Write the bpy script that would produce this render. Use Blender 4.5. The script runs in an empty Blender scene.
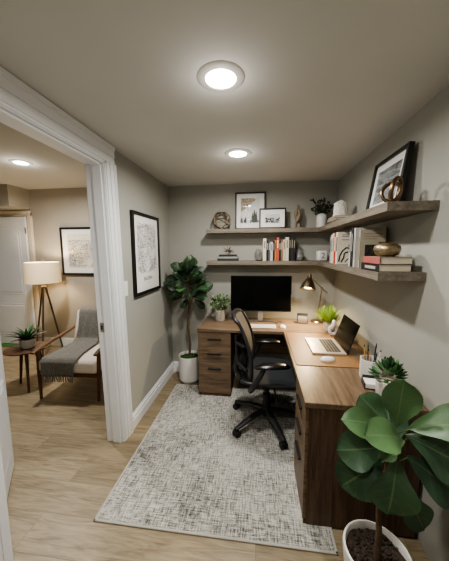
import bpy, bmesh, math, random
from mathutils import Vector, Matrix, Euler
PI = math.pi
COL = bpy.context.scene.collection
SC = bpy.context.scene

# ------------------------------------------------------------------ materials
def lin(c):
    c = c / 255.0
    return c / 12.92 if c <= .04045 else ((c + .055) / 1.055) ** 2.4
def rgb(h):
    return (lin(int(h[0:2], 16)), lin(int(h[2:4], 16)), lin(int(h[4:6], 16)), 1)
class NT:
    def __init__(s, name):
        s.m = bpy.data.materials.new(name); s.m.use_nodes = True
        s.t = s.m.node_tree; s.b = s.t.nodes['Principled BSDF']; s.out = s.t.nodes['Material Output']
    def n(s, typ, **kw):
        x = s.t.nodes.new(typ)
        for k, v in kw.items():
            if k in x.inputs: x.inputs[k].default_value = v
            else: setattr(x, k, v)
        return x
    def l(s, a, b): s.t.links.new(a, b)
    def mapping(s, coord='Object', scale=(1, 1, 1), rot=(0, 0, 0)):
        tc = s.n('ShaderNodeTexCoord'); mp = s.n('ShaderNodeMapping')
        mp.inputs['Scale'].default_value = scale; mp.inputs['Rotation'].default_value = rot
        s.l(tc.outputs[coord], mp.inputs['Vector']); return mp.outputs['Vector']
    def noise(s, vec, scale, detail=4, rough=.55, dist=0):
        x = s.n('ShaderNodeTexNoise'); x.inputs['Scale'].default_value = scale
        x.inputs['Detail'].default_value = detail; x.inputs['Roughness'].default_value = rough
        x.inputs['Distortion'].default_value = dist
        if vec is not None: s.l(vec, x.inputs['Vector'])
        return x.outputs['Fac']
    def ramp(s, fac, stops):
        r = s.n('ShaderNodeValToRGB'); e = r.color_ramp.elements
        while len(e) < len(stops): e.new(.5)
        for i, (p, c) in enumerate(stops):
            e[i].position = p; e[i].color = rgb(c) if isinstance(c, str) else c
        s.l(fac, r.inputs['Fac']); return r.outputs['Color']
    def math(s, op, a, b=None, c=None):
        x = s.n('ShaderNodeMath', operation=op)
        for i, v in enumerate((a, b, c)):
            if v is None: continue
            if isinstance(v, (int, float)): x.inputs[i].default_value = v
            else: s.l(v, x.inputs[i])
        return x.outputs[0]
    def mix(s, fac, a, b, mode='MIX'):
        x = s.n('ShaderNodeMix', data_type='RGBA', blend_type=mode)
        for i, v in ((0, fac), (6, a), (7, b)):
            if isinstance(v, (int, float)): x.inputs[i].default_value = v
            elif isinstance(v, str): x.inputs[i].default_value = rgb(v)
            elif isinstance(v, tuple): x.inputs[i].default_value = v
            else: s.l(v, x.inputs[i])
        return x.outputs[2]
    def bump(s, h, strength=.3, dist=.01):
        b = s.n('ShaderNodeBump'); b.inputs['Strength'].default_value = strength; b.inputs['Distance'].default_value = dist
        s.l(h, b.inputs['Height']); s.l(b.outputs['Normal'], s.b.inputs['Normal'])
    def col(s, c): s.l(c, s.b.inputs['Base Color'])
    def set(s, **kw):
        for k, v in kw.items(): s.b.inputs[k.replace('_', ' ')].default_value = v
        return s
def plain(name, c, rough=.6, metal=0., var=.08, scale=30, bump=0., spec=.5, coat=0.):
    t = NT(name); v = t.mapping()
    f = t.noise(v, scale)
    base = rgb(c); lo = tuple(x * (1 - var) for x in base[:3]) + (1,); hi = tuple(min(1, x * (1 + var)) for x in base[:3]) + (1,)
    t.col(t.ramp(f, [(.3, lo), (.7, hi)]))
    t.set(Roughness=rough, Metallic=metal); t.b.inputs['Specular IOR Level'].default_value = spec
    t.b.inputs['Coat Weight'].default_value = coat
    if bump: t.bump(f, bump, .004)
    return t.m
def emissive(name, c, strength):
    t = NT(name); t.b.inputs['Base Color'].default_value = rgb(c)
    t.b.inputs['Emission Color'].default_value = rgb(c); t.b.inputs['Emission Strength'].default_value = strength
    return t.m
def wood(name, dark, mid, light, axis='x', scale=1., rough=.45, spec=.4):
    t = NT(name)
    st = {'x': (1.2, 16, 16), 'y': (16, 1.2, 16), 'z': (16, 16, 1.2)}[axis]
    v = t.mapping(scale=tuple(a * scale for a in st))
    f1 = t.noise(v, 2.2, 6, .62, .6)
    v2 = t.mapping(scale=tuple(a * scale * 5 for a in st))
    f2 = t.noise(v2, 3, 3, .6)
    f = t.math('ADD', t.math('MULTIPLY', f1, .72), t.math('MULTIPLY', f2, .28))
    t.col(t.ramp(f, [(.36, dark), (.5, mid), (.64, light)])); t.bump(f2, .12, .002)
    t.set(Roughness=rough); t.b.inputs['Specular IOR Level'].default_value = spec
    return t.m
def wall_mat(name, c, scale=60):
    t = NT(name); v = t.mapping(coord='Object')
    f = t.noise(v, scale, 3); g = t.noise(v, 1.3, 2)
    b = rgb(c); lo = tuple(x * .95 for x in b[:3]) + (1,); hi = tuple(min(1, x * 1.04) for x in b[:3]) + (1,)
    t.col(t.ramp(g, [(.3, lo), (.7, hi)])); t.bump(f, .05, .002); t.set(Roughness=.85)
    t.b.inputs['Specular IOR Level'].default_value = .25
    return t.m
def floor_mat():
    t = NT('oak_planks'); v = t.mapping()
    br = t.n('ShaderNodeTexBrick'); t.l(v, br.inputs['Vector'])
    br.offset = .37; br.offset_frequency = 2; br.squash = 1
    for k, x in (('Scale', 1.), ('Mortar Size', .0016), ('Mortar Smooth', .3), ('Bias', 0.), ('Brick Width', 1.25), ('Row Height', .205)):
        br.inputs[k].default_value = x
    br.inputs['Color1'].default_value = (0, 0, 0, 1); br.inputs['Color2'].default_value = (1, 1, 1, 1); br.inputs['Mortar'].default_value = (.5, .5, .5, 1)
    # a random shift of the grain for each plank
    sep = t.n('ShaderNodeSeparateColor'); t.l(br.outputs['Color'], sep.inputs[0])
    cmb = t.n('ShaderNodeCombineXYZ'); t.l(t.math('MULTIPLY', sep.outputs[0], 7.3), cmb.inputs[0]); t.l(t.math('MULTIPLY', sep.outputs[0], 3.1), cmb.inputs[1])
    va = t.n('ShaderNodeVectorMath', operation='ADD'); t.l(v, va.inputs[0]); t.l(cmb.outputs[0], va.inputs[1])
    mp = t.n('ShaderNodeMapping'); mp.inputs['Scale'].default_value = (1.0, 9, 9); t.l(va.outputs[0], mp.inputs['Vector'])
    f1 = t.noise(mp.outputs['Vector'], 2.3, 6, .65, 1.6)
    mp2 = t.n('ShaderNodeMapping'); mp2.inputs['Scale'].default_value = (4, 60, 60); t.l(va.outputs[0], mp2.inputs['Vector'])
    f2 = t.noise(mp2.outputs['Vector'], 2, 3)
    f = t.math('ADD', t.math('MULTIPLY', f1, .75), t.math('MULTIPLY', f2, .25))
    c = t.ramp(f, [(.30, '625643'), (.42, '867860'), (.55, '9C8E74'), (.72, 'AD9F86')])
    tint = t.ramp(sep.outputs[0], [(0, 'E0DDD8'), (1, 'FFFFFF')])
    c = t.mix(1., c, tint, 'MULTIPLY')
    c = t.mix(t.math('MULTIPLY', br.outputs['Fac'], .55), c, '5E4C38')
    t.col(c); t.bump(t.math('SUBTRACT', t.math('MULTIPLY', f2, .3), br.outputs['Fac']), .25, .002)
    t.set(Roughness=.42); t.b.inputs['Specular IOR Level'].default_value = .4
    return t.m
def rug_mat():
    t = NT('rug_weave')
    va = t.mapping(scale=(13, 120, 1)); vb = t.mapping(scale=(120, 13, 1)); vc = t.mapping(scale=(1, 1, 1))
    a = t.noise(va, 1., 4, .7); b = t.noise(vb, 1., 4, .7); g = t.noise(vc, 2.2, 3, .6); h = t.noise(vc, 120, 2)
    m = t.math('MULTIPLY', a, b)
    m = t.math('ADD', m, t.math('MULTIPLY', t.math('SUBTRACT', g, .5), .22))
    m = t.math('ADD', m, t.math('MULTIPLY', t.math('SUBTRACT', h, .5), .14))
    t.col(t.ramp(m, [(.13, '4E4D49'), (.20, '86847E'), (.26, 'B2B0A9'), (.36, 'D0CEC7')]))
    t.bump(m, .5, .01); t.set(Roughness=.95); t.b.inputs['Specular IOR Level'].default_value = .1
    return t.m
def leaf_mat(name, dark, light, rough=.38, veins=True, vein='8FAE6E'):
    t = NT(name)
    at = t.n('ShaderNodeAttribute'); at.attribute_name = 'tone'
    v = t.mapping(); nz = t.noise(v, 18, 3)
    fac = t.math('ADD', at.outputs['Fac'], t.math('MULTIPLY', t.math('SUBTRACT', nz, .5), .3))
    c = t.ramp(fac, [(0, dark), (1, light)])
    if veins:
        uv = t.n('ShaderNodeTexCoord'); s = t.n('ShaderNodeSeparateXYZ'); t.l(uv.outputs['UV'], s.inputs[0])
        au = t.math('ABSOLUTE', t.math('SUBTRACT', s.outputs[0], .5))
        mid = t.math('LESS_THAN', au, .022)
        w = t.math('FRACT', t.math('SUBTRACT', t.math('MULTIPLY', s.outputs[1], 6), t.math('MULTIPLY', au, 3.)))
        side = t.math('LESS_THAN', w, .09)
        allv = t.math('MAXIMUM', mid, t.math('MULTIPLY', side, .3))
        c = t.mix(t.math('MULTIPLY', allv, .36), c, vein)
        t.bump(allv, .35, .004)
    t.col(c); t.set(Roughness=rough)
    return t.m
def glass_mat():
    t = NT('picture_glass'); tr = t.n('ShaderNodeBsdfTransparent'); gl = t.n('ShaderNodeBsdfGlossy', Roughness=.03)
    fr = t.n('ShaderNodeFresnel', IOR=1.14); mx = t.n('ShaderNodeMixShader')
    t.l(fr.outputs[0], mx.inputs[0]); t.l(tr.outputs[0], mx.inputs[1]); t.l(gl.outputs[0], mx.inputs[2])
    t.l(mx.outputs[0], t.out.inputs['Surface']); t.t.nodes.remove(t.b); return t.m
def noise_art(name, stops, scale=(8, 8, 8), ns=2., dist=.5):
    t = NT(name); v = t.mapping(scale=scale); t.col(t.ramp(t.noise(v, ns, 8, .65, dist), stops)); t.set(Roughness=.6); return t.m

M = {}
M['wall'] = wall_mat('greige_paint', 'A6A59D'); M['ceil'] = wall_mat('ceiling_paint', 'D4D3CE')
M['hallwall'] = wall_mat('hall_paint', 'ADA79B'); M['hallceil'] = wall_mat('hall_ceiling_paint', 'CBC8C0')
M['trim'] = plain('white_trim', 'E6E7E8', .4, var=.02, scale=5)
M['doorwhite'] = plain('white_door', 'E2E4E6', .4, var=.02, scale=4)
M['casingtan'] = plain('cream_trim', 'D8CDBB', .45, var=.02)
M['floor'] = floor_mat(); M['rug'] = rug_mat(); M['rugedge'] = plain('rug_binding', 'B4B1A9', .9, var=.06, scale=80)
M['top_x'] = wood('desk_top_grain', '5A4A3A', '766350', '88755F', 'x', rough=.36)
M['top_y'] = wood('desk_top_grain_along', '544434', '705D4A', '836F5A', 'y', rough=.36)
M['cab_x'] = wood('walnut_front', '504234', '705D4A', '86715B', 'x')
M['cab_y'] = wood('walnut_side_front', '504234', '705D4A', '86715B', 'y')
M['cab_z'] = wood('walnut_upright', '42332A', '5A4638', '6C5646', 'z')
M['shelf_x'] = wood('shelf_oak_long', '625A50', '787064', '8A8174', 'x', rough=.6)
M['shelf_y'] = wood('shelf_oak_side', '625A50', '787064', '8A8174', 'y', rough=.6)
M['chairwood'] = wood('armchair_walnut', '3E2818', '5A3D27', '6E4D33', 'y', 2.)
M['tablewood'] = wood('side_table_walnut', '3C281C', '543A2A', '684A37', 'x', 2.)
M['lampwood'] = wood('tripod_wood', '3A3026', '524436', '665644', 'z', 2.)
M['black'] = plain('black_plastic', '17181A', .5, var=.1); M['blackgloss'] = plain('black_gloss', '0B0B0C', .28, var=.05, scale=5)
M['screen'] = plain('dark_screen', '08090A', .14, var=.1, scale=2, spec=.22)
M['frame'] = plain('black_frame', '141414', .42, var=.12)
M['seatblk'] = plain('black_seat_mesh', '24272B', .85, var=.3, scale=300, bump=.3)
M['backmesh'] = plain('taupe_back_mesh', '6E685E', .9, var=.35, scale=350, bump=.3)
M['chairgrey'] = plain('graphite_plastic', '2A2B2D', .4, var=.08)
M['paper'] = plain('white_mat', 'ECEAE6', .8, var=.01); M['ink'] = plain('ink', '26282B', .8)
M['inkgrey'] = plain('grey_ink', '7E8084', .8); M['inkblue'] = plain('blue_ink', '5E7183', .8); M['inktan'] = plain('tan_ink', 'B09868', .8)
M['whitecer'] = plain('white_ceramic', 'DAD8D2', .35, var=.03, scale=12); M['whitematte'] = plain('white_plaster', 'D6D2C9', .8, var=.08, scale=40, bump=.4)
M['speckle'] = plain('speckled_pot', 'BEB9B0', .7, var=.22, scale=70, bump=.2)
M['soil'] = plain('potting_bark', '352A22', .95, var=.6, scale=70, bump=1.)
M['moss'] = plain('green_moss', '2E4A22', .95, var=.5, scale=80, bump=1.)
M['bark'] = plain('trunk_bark', '5C4836', .9, var=.3, scale=40, bump=.6); M['stem'] = plain('green_stem', '4E6A34', .6)
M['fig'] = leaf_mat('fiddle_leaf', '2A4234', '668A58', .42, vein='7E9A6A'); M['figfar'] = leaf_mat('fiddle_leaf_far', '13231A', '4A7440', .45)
M['bushgreen'] = leaf_mat('small_leaf', '2E4428', '80986A', .5, False); M['grass'] = leaf_mat('grass_leaf', '5E7E2C', 'AEC866', .5, False)
M['succ'] = leaf_mat('succulent_leaf', '24422C', '6A9460', .4, False); M['agave'] = leaf_mat('agave_leaf', '16301C', '4C7A4A', .4, False)
M['agavered'] = leaf_mat('agave_purple', '3A1E28', '6A4048', .4, False); M['euca'] = leaf_mat('dark_sprig', '141E14', '3C4C38', .6, False)
M['brass'] = plain('aged_brass', '9A8C7A', .3, 1., var=.1, scale=8); M['bronze'] = plain('bronze', '86705A', .3, 1., var=.15, scale=15)
M['goldbowl'] = plain('hammered_gold', 'A49478', .4, .9, var=.2, scale=60, bump=.6)
M['nickel'] = plain('satin_nickel', '9C9488', .3, 1.); M['silver'] = plain('silver_aluminium', 'C2C0BC', .35, .8, var=.03)
M['lapalu'] = plain('laptop_aluminium', 'C9C2B8', .4, .5, var=.03); M['keys'] = plain('dark_keys', '2A2A2C', .6); M['whiteplastic'] = plain('white_plastic', 'E8E6E2', .35, var=.02)
M['keywhite'] = plain('white_keys', 'D8D6D2', .5)
M['leather'] = plain('tan_leather', '8C6844', .5, var=.1, scale=60, bump=.15); M['leatheredge'] = plain('dark_leather_edge', '6A4424', .6)
M['fabricgrey'] = plain('speaker_fabric', 'A8A298', .9, var=.15, scale=200, bump=.3)
M['cream'] = plain('cream_boucle', 'DDD5C8', .9, var=.06, scale=120, bump=.4)
M['throw'] = plain('charcoal_knit', '77756F', .95, var=.5, scale=110, bump=.8)
M['stone'] = plain('grey_crystal', '7C7A76', .3, var=.4, scale=20, bump=.4); M['carved'] = plain('carved_wood', '84745F', .5, var=.25, scale=50, bump=.4)
M['ballwood'] = plain('weathered_hoops', '7C6C58', .4, var=.25, scale=60); M['green'] = plain('green_mat', '3E7A3E', .8)
M['glass'] = glass_mat(); M['trimring'] = plain('white_light_trim', 'CFCBC4', .5, var=.02)
M['canlens'] = emissive('light_lens', 'FFFAF2', 22.); M['bulb'] = emissive('warm_bulb', 'FFDFA6', 30.)
_sh = NT('linen_shade'); _v = _sh.mapping(); _sh.col(_sh.ramp(_sh.noise(_v, 90, 2), [(.3, 'E4D4B8'), (.7, 'EFE0C6')]))
_sh.set(Roughness=.9); _sh.b.inputs['Emission Color'].default_value = rgb('FFD292'); _sh.b.inputs['Emission Strength'].default_value = .30; M['shade'] = _sh.m
def bookmat(c):
    k = 'book_' + c
    if k not in M: M[k] = plain('cloth_' + c, c, .65, var=.06, scale=50)
    return M[k]

# ------------------------------------------------------------------ mesh builder
class MB:
    def __init__(s): s.bm = bmesh.new(); s.mi = 0
    def _add(s, t, xf=None):
        if xf is not None: t.transform(xf)
        for f in t.faces: f.material_index = s.mi
        me = bpy.data.meshes.new('tmp'); t.to_mesh(me); t.free(); s.bm.from_mesh(me); bpy.data.meshes.remove(me); return s
    def box(s, x0, x1, y0, y1, z0, z1, bev=0., seg=1, xf=None):
        t = bmesh.new(); bmesh.ops.create_cube(t, size=1)
        for v in t.verts: v.co = Vector(((x0 + x1) / 2 + v.co.x * (x1 - x0), (y0 + y1) / 2 + v.co.y * (y1 - y0), (z0 + z1) / 2 + v.co.z * (z1 - z0)))
        if bev: bmesh.ops.bevel(t, geom=t.edges[:], offset=bev, segments=seg, affect='EDGES', profile=.5)
        return s._add(t, xf)
    def lathe(s, prof, seg=24, c=(0, 0, 0), xf=None, ax=1., ay=1.):
        t = bmesh.new(); rings = []
        for r, z in prof:
            if r < 1e-6: rings.append([t.verts.new((0, 0, z))])
            else: rings.append([t.verts.new((r * ax * math.cos(2 * PI * k / seg), r * ay * math.sin(2 * PI * k / seg), z)) for k in range(seg)])
        for a, b in zip(rings, rings[1:]):
            for k in range(seg):
                k2 = (k + 1) % seg
                if len(a) == 1 and len(b) == 1: continue
                if len(a) == 1: t.faces.new((a[0], b[k2], b[k]))
                elif len(b) == 1: t.faces.new((a[k], a[k2], b[0]))
                else: t.faces.new((a[k], a[k2], b[k2], b[k]))
        bmesh.ops.recalc_face_normals(t, faces=t.faces[:])
        m = Matrix.Translation(c)
        return s._add(t, m if xf is None else xf @ m)
    def tube(s, pts, r, seg=10, closed=False, flat=1., xf=None, up=None):
        pts = [Vector(p) for p in pts]; n = len(pts)
        rr = r if isinstance(r, (list, tuple)) else [r] * n
        t = bmesh.new(); rings = []; ref = Vector(up) if up else None
        prevn = None
        for i, p in enumerate(pts):
            if closed: d = pts[(i + 1) % n] - pts[i - 1]
            else: d = pts[min(i + 1, n - 1)] - pts[max(i - 1, 0)]
            d.normalize()
            if ref is not None: nn = ref - d * ref.dot(d)
            elif prevn is None: nn = d.orthogonal()
            else: nn = prevn - d * prevn.dot(d)
            if nn.length < 1e-5: nn = d.orthogonal()
            nn.normalize(); prevn = nn; bb = d.cross(nn)
            rings.append([t.verts.new(p + nn * rr[i] * flat * math.cos(2 * PI * k / seg) + bb * rr[i] * math.sin(2 * PI * k / seg)) for k in range(seg)])
        m = n if closed else n - 1
        for i in range(m):
            a, b = rings[i], rings[(i + 1) % n]
            for k in range(seg): t.faces.new((a[k], a[(k + 1) % seg], b[(k + 1) % seg], b[k]))
        if not closed: t.faces.new(rings[0][::-1]); t.faces.new(rings[-1])
        bmesh.ops.recalc_face_normals(t, faces=t.faces[:])
        return s._add(t, xf)
    def cyl(s, p0, p1, r0, r1=None, seg=16): return s.tube([p0, p1], [r0, r0 if r1 is None else r1], seg)
    def ball(s, c, r, sc=(1, 1, 1), sub=3, rot=None):
        t = bmesh.new(); bmesh.ops.create_icosphere(t, subdivisions=sub, radius=r)
        m = Matrix.Translation(c) @ (rot or Matrix()) @ Matrix.Diagonal((*sc, 1)); return s._add(t, m)
    def prism(s, poly, z0, z1, xf=None, bev=0.):
        t = bmesh.new(); f = t.faces.new([t.verts.new((x, y, z0)) for x, y in poly])
        r = bmesh.ops.extrude_face_region(t, geom=[f])
        for v in r['geom']:
            if isinstance(v, bmesh.types.BMVert): v.co.z = z1
        bmesh.ops.recalc_face_normals(t, faces=t.faces[:])
        if bev: bmesh.ops.bevel(t, geom=t.edges[:], offset=bev, segments=2, affect='EDGES')
        return s._add(t, xf)
    def grid(s, fn, nu, nv, thick=0., xf=None, uv=False, tone=None):
        t = bmesh.new(); ul = t.loops.layers.uv.new('UVMap') if uv else None
        cl = t.verts.layers.float.new('tone') if tone is not None else None
        vs = [[t.verts.new(fn(i / nu, j / nv)) for j in range(nv + 1)] for i in range(nu + 1)]
        if cl is not None:
            for v in t.verts: v[cl] = tone
        for i in range(nu):
            for j in range(nv):
                f = t.faces.new((vs[i][j], vs[i + 1][j], vs[i + 1][j + 1], vs[i][j + 1]))
                if ul:
                    for lp, (a, b) in zip(f.loops, ((i, j), (i + 1, j), (i + 1, j + 1), (i, j + 1))): lp[ul].uv = (a / nu, b / nv)
        if thick:
            t.normal_update(); bmesh.ops.solidify(t, geom=t.faces[:], thickness=thick)
        return s._add(t, xf)
    def quad(s, a, b, c, d):
        t = bmesh.new(); t.faces.new([t.verts.new(p) for p in (a, b, c, d)]); return s._add(t)
    def leaf(s, base, tip, nrm, w, shape='fig', tone=.5, droop=.12, fold=.12, nu=6, nv=9, stalk=0., wave=0.):
        base = Vector(base); tip = Vector(tip); d = tip - base; L = d.length; d.normalize()
        n = Vector(nrm); n = n - d * n.dot(d); n = n.normalized() if n.length > 1e-5 else d.orthogonal().normalized()
        b = d.cross(n)
        ph = (base.x * 91 + base.z * 57) % 6
        def prof(t):
            if shape == 'fig': return math.sin(PI * t ** 1.5) ** .62 * (1 - .16 * math.exp(-((t - .3) / .13) ** 2)) if 0 < t < 1 else 0
            if shape == 'oval': return math.sin(PI * t) ** .75 if 0 < t < 1 else 0
            return (1 - t) ** .7 * min(1, .45 + t * 3)       # blade
        def fn(u, v):
            hw = w / 2 * max(prof(v), .02)
            q = (u - .5) * 2
            return base + d * (L * v) + b * (q * hw) + n * (droop * L * math.sin(PI * v) + fold * w * q * q * prof(v) + wave * w * math.sin(v * 9 + ph + q) * abs(q) * .5)
        return s.grid(fn, nu, nv, uv=True, tone=tone)
    def build(s, name, mats, parent=None, smooth=False, angle=40):
        me = bpy.data.meshes.new(name); s.bm.to_mesh(me); s.bm.free()
        for m in (mats if isinstance(mats, (list, tuple)) else [mats]): me.materials.append(M[m] if isinstance(m, str) else m)
        if smooth:
            for p in me.polygons: p.use_smooth = True
            me.set_sharp_from_angle(angle=math.radians(angle))
        o = bpy.data.objects.new(name, me); COL.objects.link(o)
        if parent is not None: o.parent = parent
        return o
def empty(name, label, cat, loc=(0, 0, 0), rz=0., group=None, rot=None):
    o = bpy.data.objects.new(name, None); COL.objects.link(o); o.empty_display_size = .05
    o.location = loc; o.rotation_euler = rot or (0, 0, rz); o['label'] = label; o['category'] = cat; o['kind'] = 'thing'
    if group: o['group'] = group
    return o
def struct(o): o['kind'] = 'structure'; return o
def tag(o, label, cat, group=None):
    o['label'] = label; o['category'] = cat; o['kind'] = 'thing'
    if group: o['group'] = group
    return o
def copy_tree(o, label=None, parent=None):
    c = o.copy(); COL.objects.link(c); c.parent = parent
    if label: c['label'] = label
    for ch in list(o.children): copy_tree(ch, None, c)
    return c
def arc(c, r, a0, a1, n, ax='xz'):
    out = []
    for i in range(n + 1):
        a = a0 + (a1 - a0) * i / n; p = [c[0], c[1], c[2]]
        p['xyz'.index(ax[0])] += r * math.cos(a); p['xyz'.index(ax[1])] += r * math.sin(a); out.append(tuple(p))
    return out

# ------------------------------------------------------------------ room measures (metres)
H, HH = 2.297, 2.495           # office ceiling, hall ceiling
XL, XR, YB = -1.075, .861, 3.081
XW = -1.205                    # hall face of the left wall
YF = 3.75                      # far wall of the hall
OY0, OY1, OZ = .86, 1.81, 2.165   # door opening in the left wall
YN = -1.1                      # wall behind the viewer

# ---- shell
struct(MB().box(-4.6, 1.0, YN - .1, YF + .1, -.06, 0).build('floor', 'floor'))
struct(MB().box(XW + .02, 1.0, YN - .1, YB + .12, H, H + .05).build('ceiling', 'ceil'))
struct(MB().box(-4.6, XW + .02, YN - .1, YF + .1, HH, HH + .05).build('ceiling_hall', 'hallceil'))
w = MB()
for a in ((YN, OY0, 0, 0), (OY1, YF, 0, 0), (OY0, OY1, OZ, 1)):
    w.mi = 0; w.box(XL - .06, XL, a[0], a[1], a[2], H + .05)
    w.mi = 1; w.box(XW, XL - .06, a[0], a[1], a[2], HH + .04)
for v in w.bm.verts:          # far side of the opening leaned on purpose to follow the image verticals
    if abs(v.co.y - OY1) < .001: v.co.y += .03 * (1.05 - v.co.z)
struct(w.build('wall_left', ['wall', 'hallwall']))
struct(MB().box(XR, XR + .12, YN - .1, YB + .12, 0, H + .05).build('wall_right', 'wall'))
struct(MB().box(XL - .05, XR + .02, YB, YB + .12, 0, H + .05).build('wall_back', 'wall'))
struct(MB().box(-4.6, XR + .1, YN - .12, YN, 0, HH).build('wall_front', 'wall'))
struct(MB().box(-4.6, XW, YF, YF + .12, 0, HH + .04).build('wall_far', 'hallwall'))
struct(MB().box(-4.72, -4.6, YN - .1, YF + .1, 0, HH + .04).build('wall_side', 'hallwall'))
struct(MB().box(-4.6, -3.555, 3.40, YF, 2.19, HH).build('wall_soffit', 'hallwall'))

# ---- door casing round the opening: stepped profile
def casing_profile(mb, kind, a, b, y0, y1, x, sgn):
    """boards of a colonial casing; kind 'v': vertical between z a..b, spanning y0(inner)..y1(outer)"""
    steps = [(0, .10, .010), (.10, .34, .016), (.34, .46, .013), (.46, .80, .019), (.80, .90, .024), (.90, 1., .027)]
    for s0, s1, d in steps:
        p, q = y0 + (y1 - y0) * s0, y0 + (y1 - y0) * s1
        xx = sorted((x, x + sgn * d))
        if kind == 'v': mb.box(xx[0], xx[1], min(p, q), max(p, q), a, b)
        else: mb.box(xx[0], xx[1], a, b, min(p, q), max(p, q))
CW = .108
tr = MB()
for x, sg in ((XL, 1), (XW, -1)):
    casing_profile(tr, 'v', 0, OZ + .004, OY1 - .012, OY1 + CW, x, sg)
    casing_profile(tr, 'v', 0, OZ + .004, OY0 + .012, OY0 - CW, x, sg)
    casing_profile(tr, 'h', OY0 - CW, OY1 + CW, OZ - .012, H - .004, x, sg)
# jamb lining and stops
tr.box(XW - .004, XL + .004, OY1 - .018, OY1, 0, OZ); tr.box(XW - .004, XL + .004, OY0, OY0 + .018, 0, OZ)
tr.box(XW - .004, XL + .004, OY0, OY1, OZ - .018, OZ)
tr.box(XW + .05, XL - .012, OY1 - .032, OY1 - .018, 0, OZ - .018, .003); tr.box(XW + .05, XL - .012, OY0 + .018, OY0 + .032, 0, OZ - .018, .003)
tr.box(XW + .05, XL - .012, OY0 + .02, OY1 - .02, OZ - .032, OZ - .018, .003)
for v in tr.bm.verts:          # far casing and jamb tilted by the same shear to fit the image slant
    if v.co.y > 1.6: v.co.y += .03 * (1.05 - v.co.z)
jamb = struct(tr.build('trim_1', 'trim'))
lp = MB(); lp.box(-1.195, -1.162, OY1 - .0185, OY1 - .0135, .925, 1.0, .002); lp.mi = 1; lp.box(-1.188, -1.172, OY1 - .0192, OY1 - .018, .945, .98)
sp = lp.build('strike_plate', ['nickel', 'black'], jamb); sp['label'] = 'satin nickel latch plate'

# ---- baseboards
def baseboard(name, x0, x1, y0, y1, face, mat='trim', h=.135):
    b = MB()
    for d, z0, z1 in ((.016, 0, h * .62), (.011, h * .62, h * .78), (.014, h * .78, h * .86), (.007, h * .86, h)):
        if face == '+x': b.box(x0, x0 + d, y0, y1, z0, z1)
        if face == '-x': b.box(x0 - d, x0, y0, y1, z0, z1)
        if face == '-y': b.box(x0, x1, y0 - d, y0, z0, z1)
    return struct(b.build(name, mat))
baseboard('baseboard_left', XL, XL, OY1 + CW, YB, '+x')
baseboard('baseboard_back', XL + .017, XR - .017, YB, YB, '-y')
baseboard('baseboard_near', XL, XL, YN, OY0 - CW, '+x')
baseboard('baseboard_far', -3.52, XW, YF, YF, '-y')

# ---- doors
def panel_door(mb, W, Hd, th, arch=True):
    """raised-panel door in local x 0..W, z 0..Hd, its show face at y=0 looking to -y"""
    mb.box(0, W, .0, th, 0.008, Hd, .003)
    def panel(x0, x1, z0, z1, arched):
        n = 14
        def outline(ins):
            a, b, c, d = x0 + ins, x1 - ins, z0 + ins, z1 - ins
            pts = [(a, c), (b, c)]
            if arched:
                for i in range(n + 1):
                    u = i / n; pts.append((b + (a - b) * u, d - .10 * (1 - math.sin(PI * u) ** .8)))
            else: pts += [(b, d), (a, d)]
            return pts
        o = [outline(k) for k in (0, .012, .03, .05)]
        dep = (-.0005, -.006, -.002, -.009)
        t = bmesh.new(); R = [[t.verts.new((x, y, z)) for x, z in pts] for pts, y in zip(o, dep)]
        for a, b in zip(R, R[1:]):
            for k in range(len(a)): t.faces.new((a[k], a[(k + 1) % len(a)], b[(k + 1) % len(a)], b[k]))
        t.faces.new(R[-1]); bmesh.ops.recalc_face_normals(t, faces=t.faces[:]); mb._add(t)
    m = .1
    panel(m, W - m, .84, Hd - .13, arch)
    panel(m, W - m, .16, .70, False)
d1 = MB(); panel_door(d1, .80, 2.075, .035); d1o = struct(d1.build('door_1', 'doorwhite')); d1o.location = (-4.425, YF - .045, .006)
hg = MB()
for z in (1.86, .25): hg.box(.788, .806, -.008, .004, z - .045, z + .045, .002)
hg.build('hinge', 'nickel', d1o)
c2 = MB()
c2.box(-3.615, -3.53, YF - .018, YF, 0, 2.175, .004); c2.box(-3.60, -3.545, YF - .026, YF - .016, 0, 2.16, .004)
c2.box(-4.52, -3.53, YF - .018, YF, 2.09, 2.165, .004); c2.box(-4.52, -3.53, YF - .03, YF - .016, 2.14, 2.178, .004)
struct(c2.build('trim_2', 'casingtan'))
d2 = MB(); panel_door(d2, .785, 2.08, .038); d2o = struct(d2.build('door_2', 'doorwhite'))
d2o.location = (-1.235, .905, .008); d2o.rotation_euler = (0, 0, math.atan2(.60, -.503))
kb = MB(); kb.lathe([(0, 0), (.03, 0), (.03, .006), (.012, .01), (.011, .03), (.026, .042), (.026, .058), (0, .064)], 18, (.70, -.0, .95), xf=None)
ko = MB(); ko.lathe([(0, 0), (.03, 0), (.03, .006), (.012, .01), (.011, .03), (.026, .042), (.026, .058), (0, .064)], 18, xf=Matrix.Translation((.70, .038, .95)) @ Matrix.Rotation(-PI / 2, 4, 'X'))
kb.bm.free(); ko.build('door_knob', 'nickel', d2o, True)
tag(MB().box(-4.30, -3.60, 3.60, 3.698, 0, .012, .004).build('floor_mat', 'green'), 'thin green mat lying along the foot of the white panelled door', 'mat')

# ---- switch plate
sw = empty('light_switch', 'white light switch plate on the wall beside the doorway', 'switch', (XL, 1.97, 1.235))
MB().box(0, .006, -.04, .04, -.062, .062, .003, 2).build('plate', 'whiteplastic', sw); MB().box(.006, .010, -.017, .017, -.034, .034, .002).build('rocker', 'trim', sw)

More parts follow.
